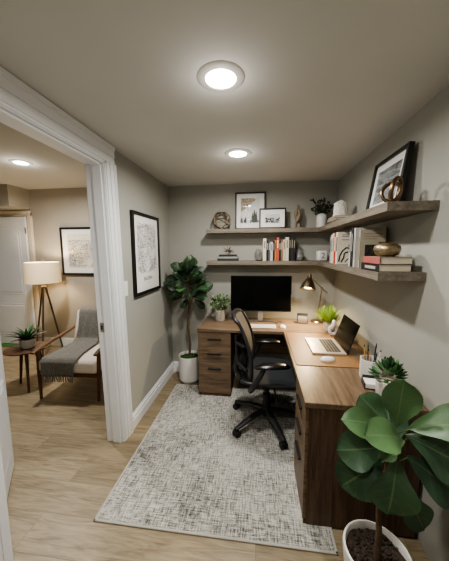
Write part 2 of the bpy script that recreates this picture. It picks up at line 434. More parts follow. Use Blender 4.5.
# ------------------------------------------------------------------ recessed lights
def area(name, loc, power, r, color, parent=None, spread=150, rot=(0, 0, 0)):
    L = bpy.data.lights.new(name, 'AREA'); L.shape = 'DISK'; L.size = 2 * r; L.energy = power; L.color = color; L.spread = math.radians(spread)
    o = bpy.data.objects.new(name, L); COL.objects.link(o); o.location = loc; o.rotation_euler = rot
    if parent is not None: o.parent = parent
    return o
WARMW = (1., .965, .91)
def can(loc, label, power, col=WARMW, group=None, spread=150):
    e = empty('recessed_downlight', label, 'ceiling light', loc, group=group)
    MB().lathe([(.066, -.001), (.069, -.008), (.098, -.007), (.106, -.001), (.106, 0), (.066, 0)], 32).build('trim_ring', 'trimring', e, True)
    MB().lathe([(0, -.004), (.066, -.004), (.066, -.001), (0, -.001)], 32).build('lens', 'canlens', e)
    area('lamp', (0, 0, -.016), power, .066, col, e, spread)
    P = bpy.data.lights.new('halo_fill', 'POINT'); P.energy = power * .05; P.color = col; P.shadow_soft_size = .05  # added point light, brightens the ceiling into a halo round the lens
    po = bpy.data.objects.new('halo_fill', P); COL.objects.link(po); po.parent = e; po.location = (0, 0, -.10)
    return e
can((-.172, 1.227, H), 'round recessed ceiling light, the larger nearer one over the rug', 15, spread=172)
can((-.168, 2.137, H), 'round recessed ceiling light nearest the shelves, second from the viewer', 15, spread=172)
can((-2.549, 2.626, HH), 'round recessed ceiling light in the room beyond the doorway', 30, (1., .96, .90), spread=172)
can((-.17, .1, H), 'added unseen ceiling fill light behind the viewer', 8, spread=172)  # extra fill, added out of view to balance the light near the camera

# ------------------------------------------------------------------ rug
rg = empty('area_rug', 'large grey and ivory crosshatch woven rug under the desk chair', 'rug', (-.255, 1.985, 0))
MB().box(-.66, .66, -.76, .76, .001, .010, .003).build('pile', 'rug', rg)
e = MB()
for a in ((-.672, -.658, -.772, .772), (.658, .672, -.772, .772), (-.672, .672, -.772, -.758), (-.672, .672, .758, .772)): e.box(*a, 0, .0105, .003)
e.build('binding', 'rugedge', rg)

# ------------------------------------------------------------------ desk
ZD = .74
wt = empty('desk_worktop', 'L-shaped walnut worktop running along the back and right walls', 'desk', (0, 0, 0))
MB().box(-.622, XR - .003, 2.552, YB - .019, .708, ZD, .003).build('back_panel', 'top_x', wt)
MB().box(.252, XR - .003, 1.338, 2.5515, .708, ZD, .003).build('return_panel', 'top_y', wt)
MB().box(-.26, .82, 2.97, 2.988, .34, .7075).build('modesty_panel', 'cab_x', wt)
MB().box(.84, .857, 1.72, 3.02, .14, .7075).build('support_panel', 'cab_y', wt)
def drawer_unit(name, label, loc, rz, w, dep, mats):
    """front at local y=0 looking -y, x 0..w"""
    r = empty(name, label, 'cabinet', loc, rz)
    hh = .707 - .011
    MB().box(0, w, .019, dep, .0, hh, .002).build('carcass', mats[1], r)
    MB().box(.004, w - .004, .006, .05, .0, .02).build('plinth', mats[1], r)
    z1 = hh - .004
    for frac in (.235, .235, .53):
        z0 = z1 - frac * (hh - .03)
        d = MB().box(.002, w - .002, 0, .0185, z0 + .003, z1, .002).build('drawer', mats[0], r)
        hz = z1 - (.07 if frac < .3 else .075); hw = w * .2
        MB().box(w / 2 - hw, w / 2 + hw, -.014, -.0005, hz - .009, hz + .009, .003).build('handle', 'black', d)
        z1 = z0
    return r
drawer_unit('drawer_cabinet', 'walnut three-drawer cabinet under the left end of the desk', (-.619, 2.560, .011), 0, .347, .46, ('cab_x', 'cab_z'))
drawer_unit('drawer_cabinet', 'walnut three-drawer cabinet under the near end of the desk, beside the plant', (.258, 1.704, .011), -PI / 2, .362, .585, ('cab_y', 'cab_z'))

# ------------------------------------------------------------------ floating shelves
for nm, zt, yn, lab in (('upper', 1.777, 1.406, 'upper L-shaped floating wood shelf holding framed pictures and a knot ball'), ('lower', 1.424, 1.459, 'lower L-shaped floating wood shelf holding upright books and a clock')):
    s = empty('floating_shelf', lab, 'shelf', (0, 0, zt))
    MB().prism([(-.585, YB - .001), (-.585, 2.893), (.625, 2.893), (.86, YB - .001)], -.044, 0).build('back_board', 'shelf_x', s)
    MB().prism([(.86, YB - .003), (.6255, 2.8925), (.6255, yn), (.86, yn)], -.044, 0).build('side_board', 'shelf_y', s)

# ------------------------------------------------------------------ framed pictures
def picture(label, w, h, fw, dep, mat_in, art, loc, rot, group=None, cat='picture'):
    """local x right, z up, face -y, origin at bottom centre of back"""
    p = empty('framed_picture', label, cat, loc, rot=rot, group=group)
    f = MB()
    f.box(-w / 2, -w / 2 + fw, -dep, 0, 0, h, .002); f.box(w / 2 - fw, w / 2, -dep, 0, 0, h, .002)
    f.box(-w / 2 + fw, w / 2 - fw, -dep, 0, 0, fw, .002); f.box(-w / 2 + fw, w / 2 - fw, -dep, 0, h - fw, h, .002)
    f.build('frame', 'frame', p)
    b = MB().box(-w / 2 + fw * .8, w / 2 - fw * .8, -dep * .5, -dep * .1, fw * .8, h - fw * .8).build('mat_board', 'paper', p)
    a0, a1, b0, b1 = -w / 2 + fw + mat_in[0], w / 2 - fw - mat_in[1], fw + mat_in[2], h - fw - mat_in[3]
    art(a0, a1, b0, b1, -dep * .5 - .0006, p)
    g = MB().quad((-w / 2 + fw, -dep * .8, fw), (w / 2 - fw, -dep * .8, fw), (w / 2 - fw, -dep * .8, h - fw), (-w / 2 + fw, -dep * .8, h - fw)).build('glass', 'glass', p)
    return p
def street_map(seed, mats, dens, diag=.25):
    def art(a0, a1, b0, b1, y, p):
        R = random.Random(seed); m = MB(); W, Hh = a1 - a0, b1 - b0; k = 0
        def seg(x0, z0, x1, z1, t, mi):
            nonlocal k; k += 1; yy = y - .0002 - (k % 40) * 4e-6
            d = Vector((x1 - x0, 0, z1 - z0)); 
            if d.length < 1e-5: return
            d.normalize(); n = Vector((-d.z, 0, d.x)) * t / 2
            A, B = Vector((x0, yy, z0)), Vector((x1, yy, z1)); m.mi = mi; m.quad(A - n, B - n, B + n, A + n)
        def clampx(v): return min(max(v, a0), a1)
        def clampz(v): return min(max(v, b0), b1)
        for i in range(dens):
            cx, cz = R.uniform(a0, a1), R.uniform(b0, b1); ang = R.choice((0, PI / 2)) + .25 * math.sin(cx * 9 + cz * 7) + R.gauss(0, diag)
            L = R.uniform(.02, .10) * min(W, Hh) * 1.8; dx, dz = math.cos(ang) * L, math.sin(ang) * L
            # a paler wedge like a river is left open
            if abs((cx - a0) / W - .55 - .25 * ((cz - b0) / Hh - .3)) < .07 and (cz - b0) / Hh < .35: continue
            seg(clampx(cx - dx), clampz(cz - dz), clampx(cx + dx), clampz(cz + dz), R.uniform(.0008, .0026) * max(1, W / .42), R.randrange(len(mats)))
        m.build('print', mats, p)
    return art
def poster_art(a0, a1, b0, b1, y, p):
    street_map(4, ['inkgrey', 'inkgrey', 'ink'], 430)(a0, a1, b0 + .115, b1, y, p)
    for txt, z, sz in (('BALORIA', b0 + .045, .048), ('- - - - - -', b0 + .012, .026)):
        cu = bpy.data.curves.new('lettering', 'FONT'); cu.body = txt; cu.size = sz; cu.align_x = 'CENTER'
        tob = bpy.data.objects.new('tmp_text', cu); COL.objects.link(tob)
        bpy.context.view_layer.update()
        me = bpy.data.meshes.new_from_object(tob.evaluated_get(bpy.context.evaluated_depsgraph_get())); bpy.data.objects.remove(tob)
        me.materials.clear(); me.materials.append(M['ink']); t = bpy.data.objects.new('lettering', me); COL.objects.link(t); t.parent = p
        t.location = ((a0 + a1) / 2, y - .0004, z); t.rotation_euler = (PI / 2, 0, 0)
# left wall: big city-map poster
picture('tall black-framed street map print hanging on the left wall', .585, .742, .028, .026, (.055, .055, .05, .06), poster_art,
        (XL + .001, 2.40, 1.142), (0, 0, PI / 2))
# hall picture
def hall_art(a0, a1, b0, b1, y, p):
    MB().quad((a0, y, b0), (a1, y, b0), (a1, y, b1), (a0, y, b1)).build('print_paper', plain('aged_paper', 'DCD6C8', .8), p)
    street_map(9, ['inkgrey', 'inkblue', 'inktan', 'ink'], 560)(a0 + .01, a1 - .01, b0 + .02, b1 - .09, y, p)
picture('black-framed pale sketch print on the far wall above the armchair', .92, .735, .03, .03, (.08, .08, .075, .075), hall_art, (-2.60, YF - .001, 1.172), (0, 0, 0))
# upper shelf, portrait
def lake_art(a0, a1, b0, b1, y, p):
    W, Hh = a1 - a0, b1 - b0
    MB().quad((a0, y, b0), (a1, y, b0), (a1, y, b1), (a0, y, b1)).build('sky', noise_art('pale_sky', [(.3, 'C9CBCC'), (.7, 'E4E3E0')], (6, 6, 6)), p)
    m = MB(); R = random.Random(3)
    m.mi = 0
    pts = [(a0, b1), (a0, b1 - Hh * .55)] + [(a0 + W * u, b1 - Hh * (.55 - .62 * u) + R.uniform(-.006, .006)) for u in [i / 10 for i in range(1, 9)]] + [(a0 + W * .6, b1)]
    t = bmesh.new(); t.faces.new([t.verts.new((x, y - .0003, min(z, b1))) for x, z in pts]); m._add(t)
    m.build('hillside', noise_art('rust_branches', [(.35, '66594A'), (.5, 'A0907A'), (.6, 'C6BCA8'), (.75, '54462E')], (30, 30, 30)), p)
    m = MB()
    for i in range(34):
        u = R.random(); x = a0 + W * (R.uniform(0, .28) if R.random() < .45 else R.uniform(.5, .98)); hh = Hh * R.uniform(.08, .22) * (1 + 1.6 * max(0, abs(x - (a0 + W * .72)) < W * .1))
        zb = b0 + Hh * R.uniform(.02, .1); ww = hh * .16; yy = y - .0006 - i * 4e-6
        m.quad((x - ww, yy, zb), (x + ww, yy, zb), (x + ww * .1, yy, min(zb + hh, b1)), (x - ww * .1, yy, min(zb + hh, b1)))
    m.build('pines', noise_art('dark_pines', [(.3, '2E3230'), (.7, '55594F')], (40, 40, 40)), p)
picture('tall black-framed misty landscape photo leaning on the back wall, upper shelf', .345, .418, .017, .02, (.048, .048, .05, .05), lake_art, (-.098, 3.045, 1.7775), (-math.radians(3), 0, 0))
def town_art(a0, a1, b0, b1, y, p):
    R = random.Random(8); W, Hh = a1 - a0, b1 - b0
    MB().quad((a0, y, b0), (a1, y, b0), (a1, y, b1), (a0, y, b1)).build('sky', noise_art('sketch_paper', [(.3, 'C6C6C4'), (.7, 'D8D8D6')], (5, 5, 5)), p)
    m = MB()
    for i in range(90):
        x, z = R.uniform(a0, a1), b0 + Hh * R.uniform(.02, .6); s = R.uniform(.003, .011); yy = y - .0003 - i * 4e-6
        m.mi = R.choice((0, 0, 1)); m.quad((x - s, yy, z - s * .5), (min(x + s, a1), yy, z - s * .4), (min(x + s * .7, a1), yy, z + s * .5), (x - s * .8, yy, z + s * .6))
    m.build('drawing', ['ink', 'inkgrey'], p)
picture('small black-framed ink drawing leaning in front of the taller landscape picture', .292, .224, .016, .018, (.05, .05, .045, .05), town_art, (.149, 2.975, 1.7775), (-math.radians(4), 0, 0))
def sea_art(a0, a1, b0, b1, y, p):
    MB().quad((a0, y, b0), (a1, y, b0), (a1, y, b1), (a0, y, b1)).build('print', noise_art('stormy_sea', [(.30, '2C2E30'), (.45, '6E7072'), (.6, 'A4A5A4'), (.75, 'C8C8C6')], (4, 4, 12), 2., 1.2), p)
picture('large black-framed grey seascape leaning on the right wall behind the bronze rings', .43, .352, .022, .03, (.045, .045, .045, .045), sea_art, (.785, 1.825, 1.7775), (-math.radians(9), 0, -PI / 2))

# ------------------------------------------------------------------ armchair in the hall
ac = empty('armchair', 'walnut-framed armchair with cream cushions beyond the doorway', 'armchair', (-1.94, 2.33, 0), math.radians(3))
for sx in (-1, 1):
    a = MB(); a.tube([(sx * .315, -.005, 0), (sx * .325, .01, .30), (sx * .33, .02, .515)], [.014, .02, .019], 10); a.build('front_leg', 'chairwood', ac, True)
    a = MB(); a.tube([(sx * .325, .70, 0), (sx * .325, .62, .28), (sx * .325, .66, .50), (sx * .325, .75, .66)], [.014, .02, .02, .016], 10); a.build('rear_leg', 'chairwood', ac, True)
    a = MB(); a.tube([(sx * .335, -.05, .512), (sx * .335, .03, .528), (sx * .335, .25, .553), (sx * .33, .50, .578), (sx * .33, .74, .61)], [.024, .03, .03, .026, .02], 12, flat=.5, up=(0, 0, 1)); a.build('armrest', 'chairwood', ac, True)
a = MB(); a.box(-.33, .33, 0, .03, .245, .285, .004); a.box(-.33, .33, .60, .63, .235, .275, .004)
for sx in (-1, 1): a.box(sx * .325 - .014, sx * .325 + .014, .02, .62, .245, .285, .004)
a.build('seat_rail', 'chairwood', ac)
MB().box(-.322, .322, -.02, .60, .285, .43, .045, 4).build('seat_cushion', 'cream', ac, True, 60)
t = Matrix.Translation((0, .52, .40)) @ Matrix.Rotation(-math.radians(18), 4, 'X')
MB().box(-.315, .315, 0, .13, 0, .44, .045, 4, xf=t).build('back_cushion', 'cream', ac, True, 60)
a = MB()
for k in range(5): a.cyl((-.24 + .12 * k, .66, .26), (-.24 + .12 * k, .80, .74), .009, seg=8)
a.cyl((-.33, .80, .74), (.33, .80, .74), .014, seg=10); a.build('back_slats', 'chairwood', ac, True)
# throw
th = empty('throw_blanket', 'charcoal knitted fringed throw draped over the armchair back and seat', 'blanket', (-1.94, 2.33, 0), math.radians(3))
back = lambda s, off: t @ Vector((0, off, s))
path = [back(.28, .145), back(.42, .143), back(.455, .07), back(.42, -.008), back(.30, -.012), back(.18, -.012), back(.07, -.014), Vector((0, .46, .442)), Vector((0, .30, .440)), Vector((0, .12, .440)), Vector((0, .0, .438)), Vector((0, -.026, .41)), Vector((0, -.032, .36)), Vector((0, -.036, .29))]
n = len(path) - 1; R = random.Random(2)
off = [0.0] * (n + 1)
def thr(u, v):
    f = v * n; i = min(int(f), n - 1); q = path[i].lerp(path[i + 1], f - i)
    x0 = -.245 - .05 * max(0, v - .5); wv = .27 + .09 * min(1, max(0, v - .45) / .3)
    return Vector((x0 + wv * u + .008 * math.sin(v * 22 + u * 3), q.y - .006 * abs(math.sin(u * 9 + v * 3)), q.z + .006 * abs(math.sin(u * 11 + v * 2))))
MB().grid(thr, 16, 56, thick=.012).build('knit', 'throw', th, True, 80)
fr = MB()
for k in range(15):
    p = thr((k + .5) / 15, 1.); fr.tube([p, p + Vector((R.uniform(-.005, .005), -.003, -.04)), p + Vector((R.uniform(-.012, .012), .004, -.085))], [.0075, .0065, .004], 6)
fr.build('fringe', 'throw', th, True)

# ------------------------------------------------------------------ side table + plant
st = empty('side_table', 'small round walnut side table with splayed legs beside the armchair', 'table', (-2.635, 2.575, 0))
MB().lathe([(0, .418), (.20, .418), (.222, .428), (.225, .438), (.215, .442), (0, .442)], 40, ax=.92, ay=1.0, xf=Matrix.Rotation(-.6, 4, 'Z')).build('table_top', 'tablewood', st, True)
for ax, ay in ((-.135, .0), (.15, -.18), (.06, .17)):
    MB().tube([(ax, ay, 0), (ax * .6, ay * .6, .418)], [.011, .018], 10).build('leg', 'tablewood', st, True)
ag = empty('potted_agave', 'spiky green potted plant in a white pot on the side table', 'plant', (-2.64, 2.585, .442))
MB().lathe([(0, 0), (.062, 0), (.072, .012), (.076, .098), (.071, .101), (.066, .09), (0, .09)], 24).build('pot', 'whitematte', ag, True)
lf = MB(); R = random.Random(11)
for k in range(22):
    a = k * 2.4; el = .12 + .95 * (k / 22); L = R.uniform(.20, .25) * (1.12 - .3 * k / 22)
    d = Vector((math.cos(a) * math.cos(el), math.sin(a) * math.cos(el), math.sin(el)))
    lf.mi = 1 if k < 5 else 0
    lf.leaf((d.x * .012, d.y * .012, .08), Vector((0, 0, .085)) + d * L, (0, 0, 1), .058, 'blade', R.uniform(.2, .9), .06, .3, 4, 6)
lf.build('leaves', ['agave', 'agavered'], ag, True, 80)

# ------------------------------------------------------------------ tripod floor lamp
fl = empty('floor_lamp', 'tripod floor lamp with glowing drum shade beside the white door', 'lamp', (-3.11, 3.40, 0))
for a in (200, -75, 60):
    a = math.radians(a); MB().tube([(.19 * math.cos(a), .19 * math.sin(a), 0), (.02 * math.cos(a), .02 * math.sin(a), 1.03)], [.011, .013], 8).build('leg', 'lampwood', fl, True)
MB().lathe([(0, 1.01), (.036, 1.01), (.036, 1.035), (.012, 1.04), (.012, 1.10), (0, 1.10)], 16).build('hub', 'brass', fl, True)
sh = MB().lathe([(.228, 1.09), (.216, 1.385), (.213, 1.385), (.225, 1.09)], 40).build('lamp_shade', 'shade', fl, True)
x = MB()
for k in range(3): x.cyl((0, 0, 1.375), (.214 * math.cos(k * 2.1), .214 * math.sin(k * 2.1), 1.375), .003, seg=6)
x.cyl((0, 0, 1.09), (0, 0, 1.42), .004, seg=8); x.ball((0, 0, 1.425), .01, sub=2); x.build('harp', 'brass', fl)
MB().ball((0, 0, 1.20), .035, (1, 1, 1.3)).build('bulb', 'bulb', fl, True)
L = bpy.data.lights.new('bulb_glow', 'POINT'); L.energy = 11; L.color = (1., .84, .62); L.shadow_soft_size = .05
o = bpy.data.objects.new('bulb_glow', L); COL.objects.link(o); o.parent = fl; o.location = (0, 0, 1.27)

# ------------------------------------------------------------------ monitor, keyboard, mouse
mo = empty('monitor', 'large black computer monitor standing on the back of the desk', 'monitor', (.027, 2.89, ZD))
m = MB(); m.box(-.331, .331, -.032, -.012, .128, .524, .004); m.box(-.2, .2, -.014, .012, .2, .45, .01); m.build('casing', 'black', mo)
MB().box(-.326, .326, -.0335, -.0315, .140, .519).build('screen', 'screen', mo)
MB().box(-.331, .331, -.0338, -.0315, .128, .139, .001).build('chin', 'blackgloss', mo)
MB().box(-.03, .03, .005, .02, .008, .26, .004).build('neck', 'silver', mo)
m = MB()
def foot(u, v):
    a = PI * (1.0 - u); rr = .012 * (1 - abs(2 * v - 1) * 0); wd = .034
    return Vector((.19 * math.cos(a), .045 - .10 * (1 - math.sin(a)) + wd * (v - .5), .004))
m.grid(foot, 28, 2, thick=-.008); m.build('foot', 'silver', mo, True)
kbd = empty('keyboard', 'slim white keyboard lying in front of the monitor', 'keyboard', (.045, 2.70, ZD))
MB().box(-.142, .142, -.058, .058, .0005, .010, .003).build('body', 'whiteplastic', kbd)
m = MB()
for r in range(5):
    for c in range(14): m.box(-.136 + c * .0195, -.136 + c * .0195 + .017, -.052 + r * .021, -.052 + r * .021 + .018, .010, .013)
m.build('keys', 'keywhite', kbd)
def mouse(label, loc, rz):
    e = empty('computer_mouse', label, 'mouse', loc, rz)
    def fn(u, v):
        a = u * 2 * PI; r = math.sin(v * PI / 2); return Vector((.031 * r * math.cos(a), .055 * r * math.sin(a), .0005 + .024 * math.cos(v * PI / 2) ** .7))
    b = MB(); b.grid(fn, 24, 8); b.build('shell', 'whiteplastic', e, True, 80); MB().box(-.002, .002, .02, .034, .019, .0235, .001).build('wheel', 'keywhite', e); return e
mouse('small white mouse beside the keyboard', (.26, 2.705, ZD), .1)
mouse('small white mouse on the tan pad in front of the laptop', (.507, 1.90, ZD + .0045), -PI / 2 + .2)

# ------------------------------------------------------------------ tan desk pad, laptop
MBp = MB(); poly = []
for cx, cy, a0 in ((.70, 2.50, 0), (.292, 2.50, 90), (.292, 1.815, 180), (.70, 1.815, 270)):
    for k in range(5): a = math.radians(a0 + 22.5 * k); poly.append((cx + .02 * math.cos(a), cy + .02 * math.sin(a)))
dp = empty('desk_pad', 'tan leather desk pad under the laptop on the desk return', 'desk pad', (0, 0, ZD))
MBp.prism(poly, .0012, .004).build('leather', 'leather', dp)
cen = Vector((.496, 2.1575)); MB().prism([(cen.x + (x - cen.x) * 1.008, cen.y + (y - cen.y) * 1.005) for x, y in poly], .0, .0030).build('edging', 'leatheredge', dp)
lt = empty('laptop', 'open silver laptop with dark screen on the tan desk pad', 'laptop', (.545, 2.172, ZD + .0042))
MB().box(-.125, .125, -.178, .178, 0, .014, .004, 2).build('base', 'lapalu', lt)
m = MB()
for r in range(5):
    for c in range(13): m.box(-.012 + r * .022, -.012 + r * .022 + .019, -.148 + c * .0229, -.148 + c * .0229 + .0195, .0138, .0152)
m.build('keys', 'keys', lt)
MB().box(-.105, -.03, -.06, .06, .0138, .0144).build('trackpad', 'silver', lt)
xf = Matrix.Translation((.128, 0, .012)) @ Matrix.Rotation(math.radians(19), 4, 'Y')
sc = MB().box(-.001, .006, -.178, .178, 0, .238, .002, xf=xf).build('lid', 'black', lt)
MB().box(-.0025, -.0008, -.177, .177, .002, .2365, xf=xf).build('screen', 'screen', sc)

# ------------------------------------------------------------------ desk lamp
dl = empty('desk_lamp', 'brass swing-arm desk lamp glowing over the desk corner', 'lamp', (.665, 2.965, ZD))
MB().lathe([(0, 0), (.075, 0), (.078, .008), (.07, .016), (.012, .02), (.010, .05), (0, .05)], 28).build('base', 'brass', dl, True)
j = Vector((.025, -.035, .385)); MB().tube([(0, 0, .045), j], .006, 8).build('lower_arm', 'brass', dl, True)
hd = Vector((-.10, -.085, .50)); tail = Vector((.085, -.012, .335)); MB().tube([tail, j, hd], .006, 8).build('upper_arm', 'brass', dl, True)
MB().ball(j, .014, sub=2).build('joint', 'brass', dl, True); MB().ball(tail, .010, sub=2).build('counterweight', 'brass', dl, True)
rot = Matrix.Rotation(math.radians(-20), 4, 'X') @ Matrix.Rotation(math.radians(10), 4, 'Y'); hx = Matrix.Translation((-.118, -.10, .545)) @ rot
MB().lathe([(0, 0), (.016, -.002), (.022, -.02), (.024, -.052), (.040, -.07), (.062, -.11), (.080, -.168), (.0785, -.168), (.060, -.111), (.038, -.073), (0, -.06)], 32, xf=hx).build('lamp_shade', 'brass', dl, True, 50)
MB().lathe([(0, -.075), (.022, -.09), (.040, -.125), (.034, -.152), (0, -.163)], 20, xf=hx).build('bulb', 'bulb', dl, True)
L = bpy.data.lights.new('lamp_glow', 'SPOT'); L.energy = 38; L.color = (1., .75, .44); L.spot_size = math.radians(150); L.spot_blend = .6; L.shadow_soft_size = .035
o = bpy.data.objects.new('lamp_glow', L); COL.objects.link(o); o.parent = dl; o.location = hx @ Vector((0, 0, -.165)); o.rotation_euler = (math.radians(-20), math.radians(10), 0)

# ------------------------------------------------------------------ small desk things
sk = empty('desk_speaker', 'small grey fabric speaker with black top near the desk lamp', 'speaker', (.485, 2.885, ZD), -.1)
MB().box(-.054, .054, -.03, .03, .0005, .096, .012, 3).build('grille', 'fabricgrey', sk, True, 50); MB().box(-.054, .054, -.032, .032, .096, .107, .004, 2).build('top_cap', 'black', sk)
MB().box(-.056, -.051, -.025, .025, .005, .10, .002).build('side_band', 'black', sk)
def tuft(mb, c, n, R, rad, h, w, shape, tone=(.1, .9), lean=(.15, 1.2), dz=0., droop=.1, tall=None):
    for k in range(n):
        a = R.uniform(0, 2 * PI); el = R.uniform(*lean); L = h * R.uniform(.7, 1.05)
        d = Vector((math.cos(a) * math.sin(el), math.sin(a) * math.sin(el), math.cos(el)))
        b = Vector(c) + Vector((math.cos(a) * rad * R.random(), math.sin(a) * rad * R.random(), dz * R.random()))
        mb.leaf(b, b + d * L, (-d.x * d.z, -d.y * d.z, 1 - d.z * d.z + .05), w * R.uniform(.8, 1.2), shape, R.uniform(*tone), -droop, .1, 2, 4)
# grassy plant
gp = empty('potted_grass', 'bright green grassy plant in a small white pot beneath the desk lamp', 'plant', (.70, 2.645, ZD))
MB().lathe([(0, 0), (.040, 0), (.045, .01), (.050, .088), (.046, .092), (.042, .082), (0, .08)], 24).build('pot', 'whitematte', gp, True)
m = MB(); R = random.Random(21); tuft(m, (0, 0, .08), 230, R, .035, .175, .013, 'blade', (.1, 1.), (.05, 1.05), .02, .12); m.build('foliage', 'grass', gp, True)
# leafy pot at the left end
lp_ = empty('potted_bush', 'bushy grey-green plant in a speckled pot on the left end of the desk', 'plant', (-.432, 2.90, ZD))
MB().lathe([(0, 0), (.052, 0), (.058, .008), (.064, .125), (.060, .128), (.056, .118), (0, .115)], 28).build('pot', 'speckle', lp_, True)
m = MB(); R = random.Random(5)
for k in range(230):
    d = Vector((R.gauss(0, 1), R.gauss(0, 1), R.gauss(.1, .8))).normalized(); rr = .105 * R.uniform(.55, 1.); b = Vector((0, 0, .205)) + Vector((d.x * rr, d.y * rr, d.z * rr * .82))
    tp = b + (d + Vector((R.gauss(0, .5), R.gauss(0, .5), R.gauss(.1, .5)))).normalized() * R.uniform(.03, .05)
    m.leaf(b, tp, d + Vector((0, 0, .5)), .022, 'oval', R.uniform(0, 1), .08, .1, 2, 4)
m.build('foliage', 'bushgreen', lp_, True)
m = MB()
for k in range(9): a = k * .7; m.tube([(.02 * math.cos(a), .02 * math.sin(a), .11), (.07 * math.cos(a), .07 * math.sin(a), .22)], .003, 5)
m.build('stems', 'stem', lp_)
# white knot sculpture
kn = empty('link_sculpture', 'white ceramic chain-link knot sculpture beside the grassy plant', 'sculpture', (.70, 2.485, ZD))
m = MB(); pts = []
def oval(cx, cz, rx, rz, tilt, n=28): return [(cx + rx * math.cos(2 * PI * k / n), tilt * rx * math.sin(2 * PI * k / n + .6), cz + rz * math.sin(2 * PI * k / n)) for k in range(n)]
m.tube(oval(0, .054, .032, .038, .3), .0155, 10, True); m.build('lower_link', 'whitecer', kn, True)
m = MB(); m.tube([(y, x * 1, z) for x, y, z in oval(0, .105, .028, .032, .3)], .0145, 10, True); m.build('upper_link', 'whitecer', kn, True)
# pencil cup
pc = empty('pencil_cup', 'white six-sided pencil cup on the desk by the right wall', 'cup', (.705, 1.668, ZD), .3)
m = MB(); m.lathe([(0, 0), (.060, 0), (.066, .004), (.066, .124), (.060, .124), (.060, .01), (0, .01)], 6); m.build('cup', 'whitecer', pc)
R = random.Random(3); base = Matrix.Translation((.705, 1.668, ZD))
for k, (c, lab, top) in enumerate((('17181A', 'black pen, tallest, leaning left in the white cup', .215), ('222428', 'black pen standing mid-cup in the white pencil cup', .20), ('C09A5E', 'natural wood pencil in the white pencil cup', .21), ('8E6A3E', 'brown wood pencil leaning right in the white pencil cup', .20), ('2A2420', 'short dark marker in the white pencil cup', .185), ('D8D4CC', 'pale pen at the wall side of the pencil cup', .19))):
    a = k * 1.05 + .4; b = Vector((.026 * math.cos(a), .026 * math.sin(a), .016)); tp = Vector((.046 * math.cos(a) + .006, .046 * math.sin(a), top))
    pe = empty('pencil' if 'pencil in' in lab or 'pencil leaning' in lab else 'pen', lab, 'pen', (.705, 1.668, ZD), .3, group='pens in the white cup')
    MB().tube([b, b.lerp(tp, .92)], .0042, 6).build('barrel', bookmat(c), pe, True); MB().tube([b.lerp(tp, .92), tp], [.0042, .001], 6).build('tip', 'black', pe, True)
# card holder
ch = empty('card_holder', 'black tray holding white note cards beside the succulent', 'card holder', (.672, 1.553, ZD), -.15)
m = MB(); m.box(-.05, .05, -.042, .042, .0005, .006); m.box(-.05, -.046, -.042, .042, .006, .034); m.box(.046, .05, -.042, .042, .006, .034); m.box(-.046, .046, .036, .042, .006, .05); m.build('tray', 'black', ch)
cards = MB()
for k in range(7): cards.box(-.044 + .0007 * (k % 3), .0435 + .0005 * (k % 2), -.044 - .002 * (k % 2), .034, .007 + k * .004, .0105 + k * .004)
tag(cards.build('note_cards', 'paper'), 'small stack of blank white cards in the black tray', 'cards').location = (.672, 1.553, ZD); bpy.data.objects['note_cards'].rotation_euler = (0, 0, -.15)
# succulent
su = empty('potted_succulent', 'dark green succulent in a round white pot behind the big leaves', 'plant', (.695, 1.432, ZD))
MB().lathe([(0, 0), (.044, 0), (.051, .008), (.055, .092), (.051, .096), (.047, .086), (0, .085)], 28).build('pot', 'whitematte', su, True)
m = MB(); R = random.Random(6)
for k in range(70):
    a = R.uniform(0, 2 * PI); el = R.uniform(.1, 1.45); d = Vector((math.cos(a) * math.sin(el), math.sin(a) * math.sin(el), math.cos(el))); b = Vector((d.x * .04, d.y * .04, .105 + d.z * .065)); L = R.uniform(.05, .07)
    m.leaf(b, b + d * L, (-d.x * d.z, -d.y * d.z, 1 - d.z ** 2 + .05), .028, 'oval', R.uniform(0, 1), -.1, .25, 4, 5)
m.build('leaves', 'succ', su, True)
m = MB()
for k in range(14): a = R.uniform(-.6, 1.2); m.tube([(.03 * math.cos(a), .03 * math.sin(a), .09), (.065 * math.cos(a), .065 * math.sin(a), .085), (.07 * math.cos(a), .07 * math.sin(a), .05 + .03 * R.random())], .0022, 5)
m.build('dry_stems', 'bark', su)

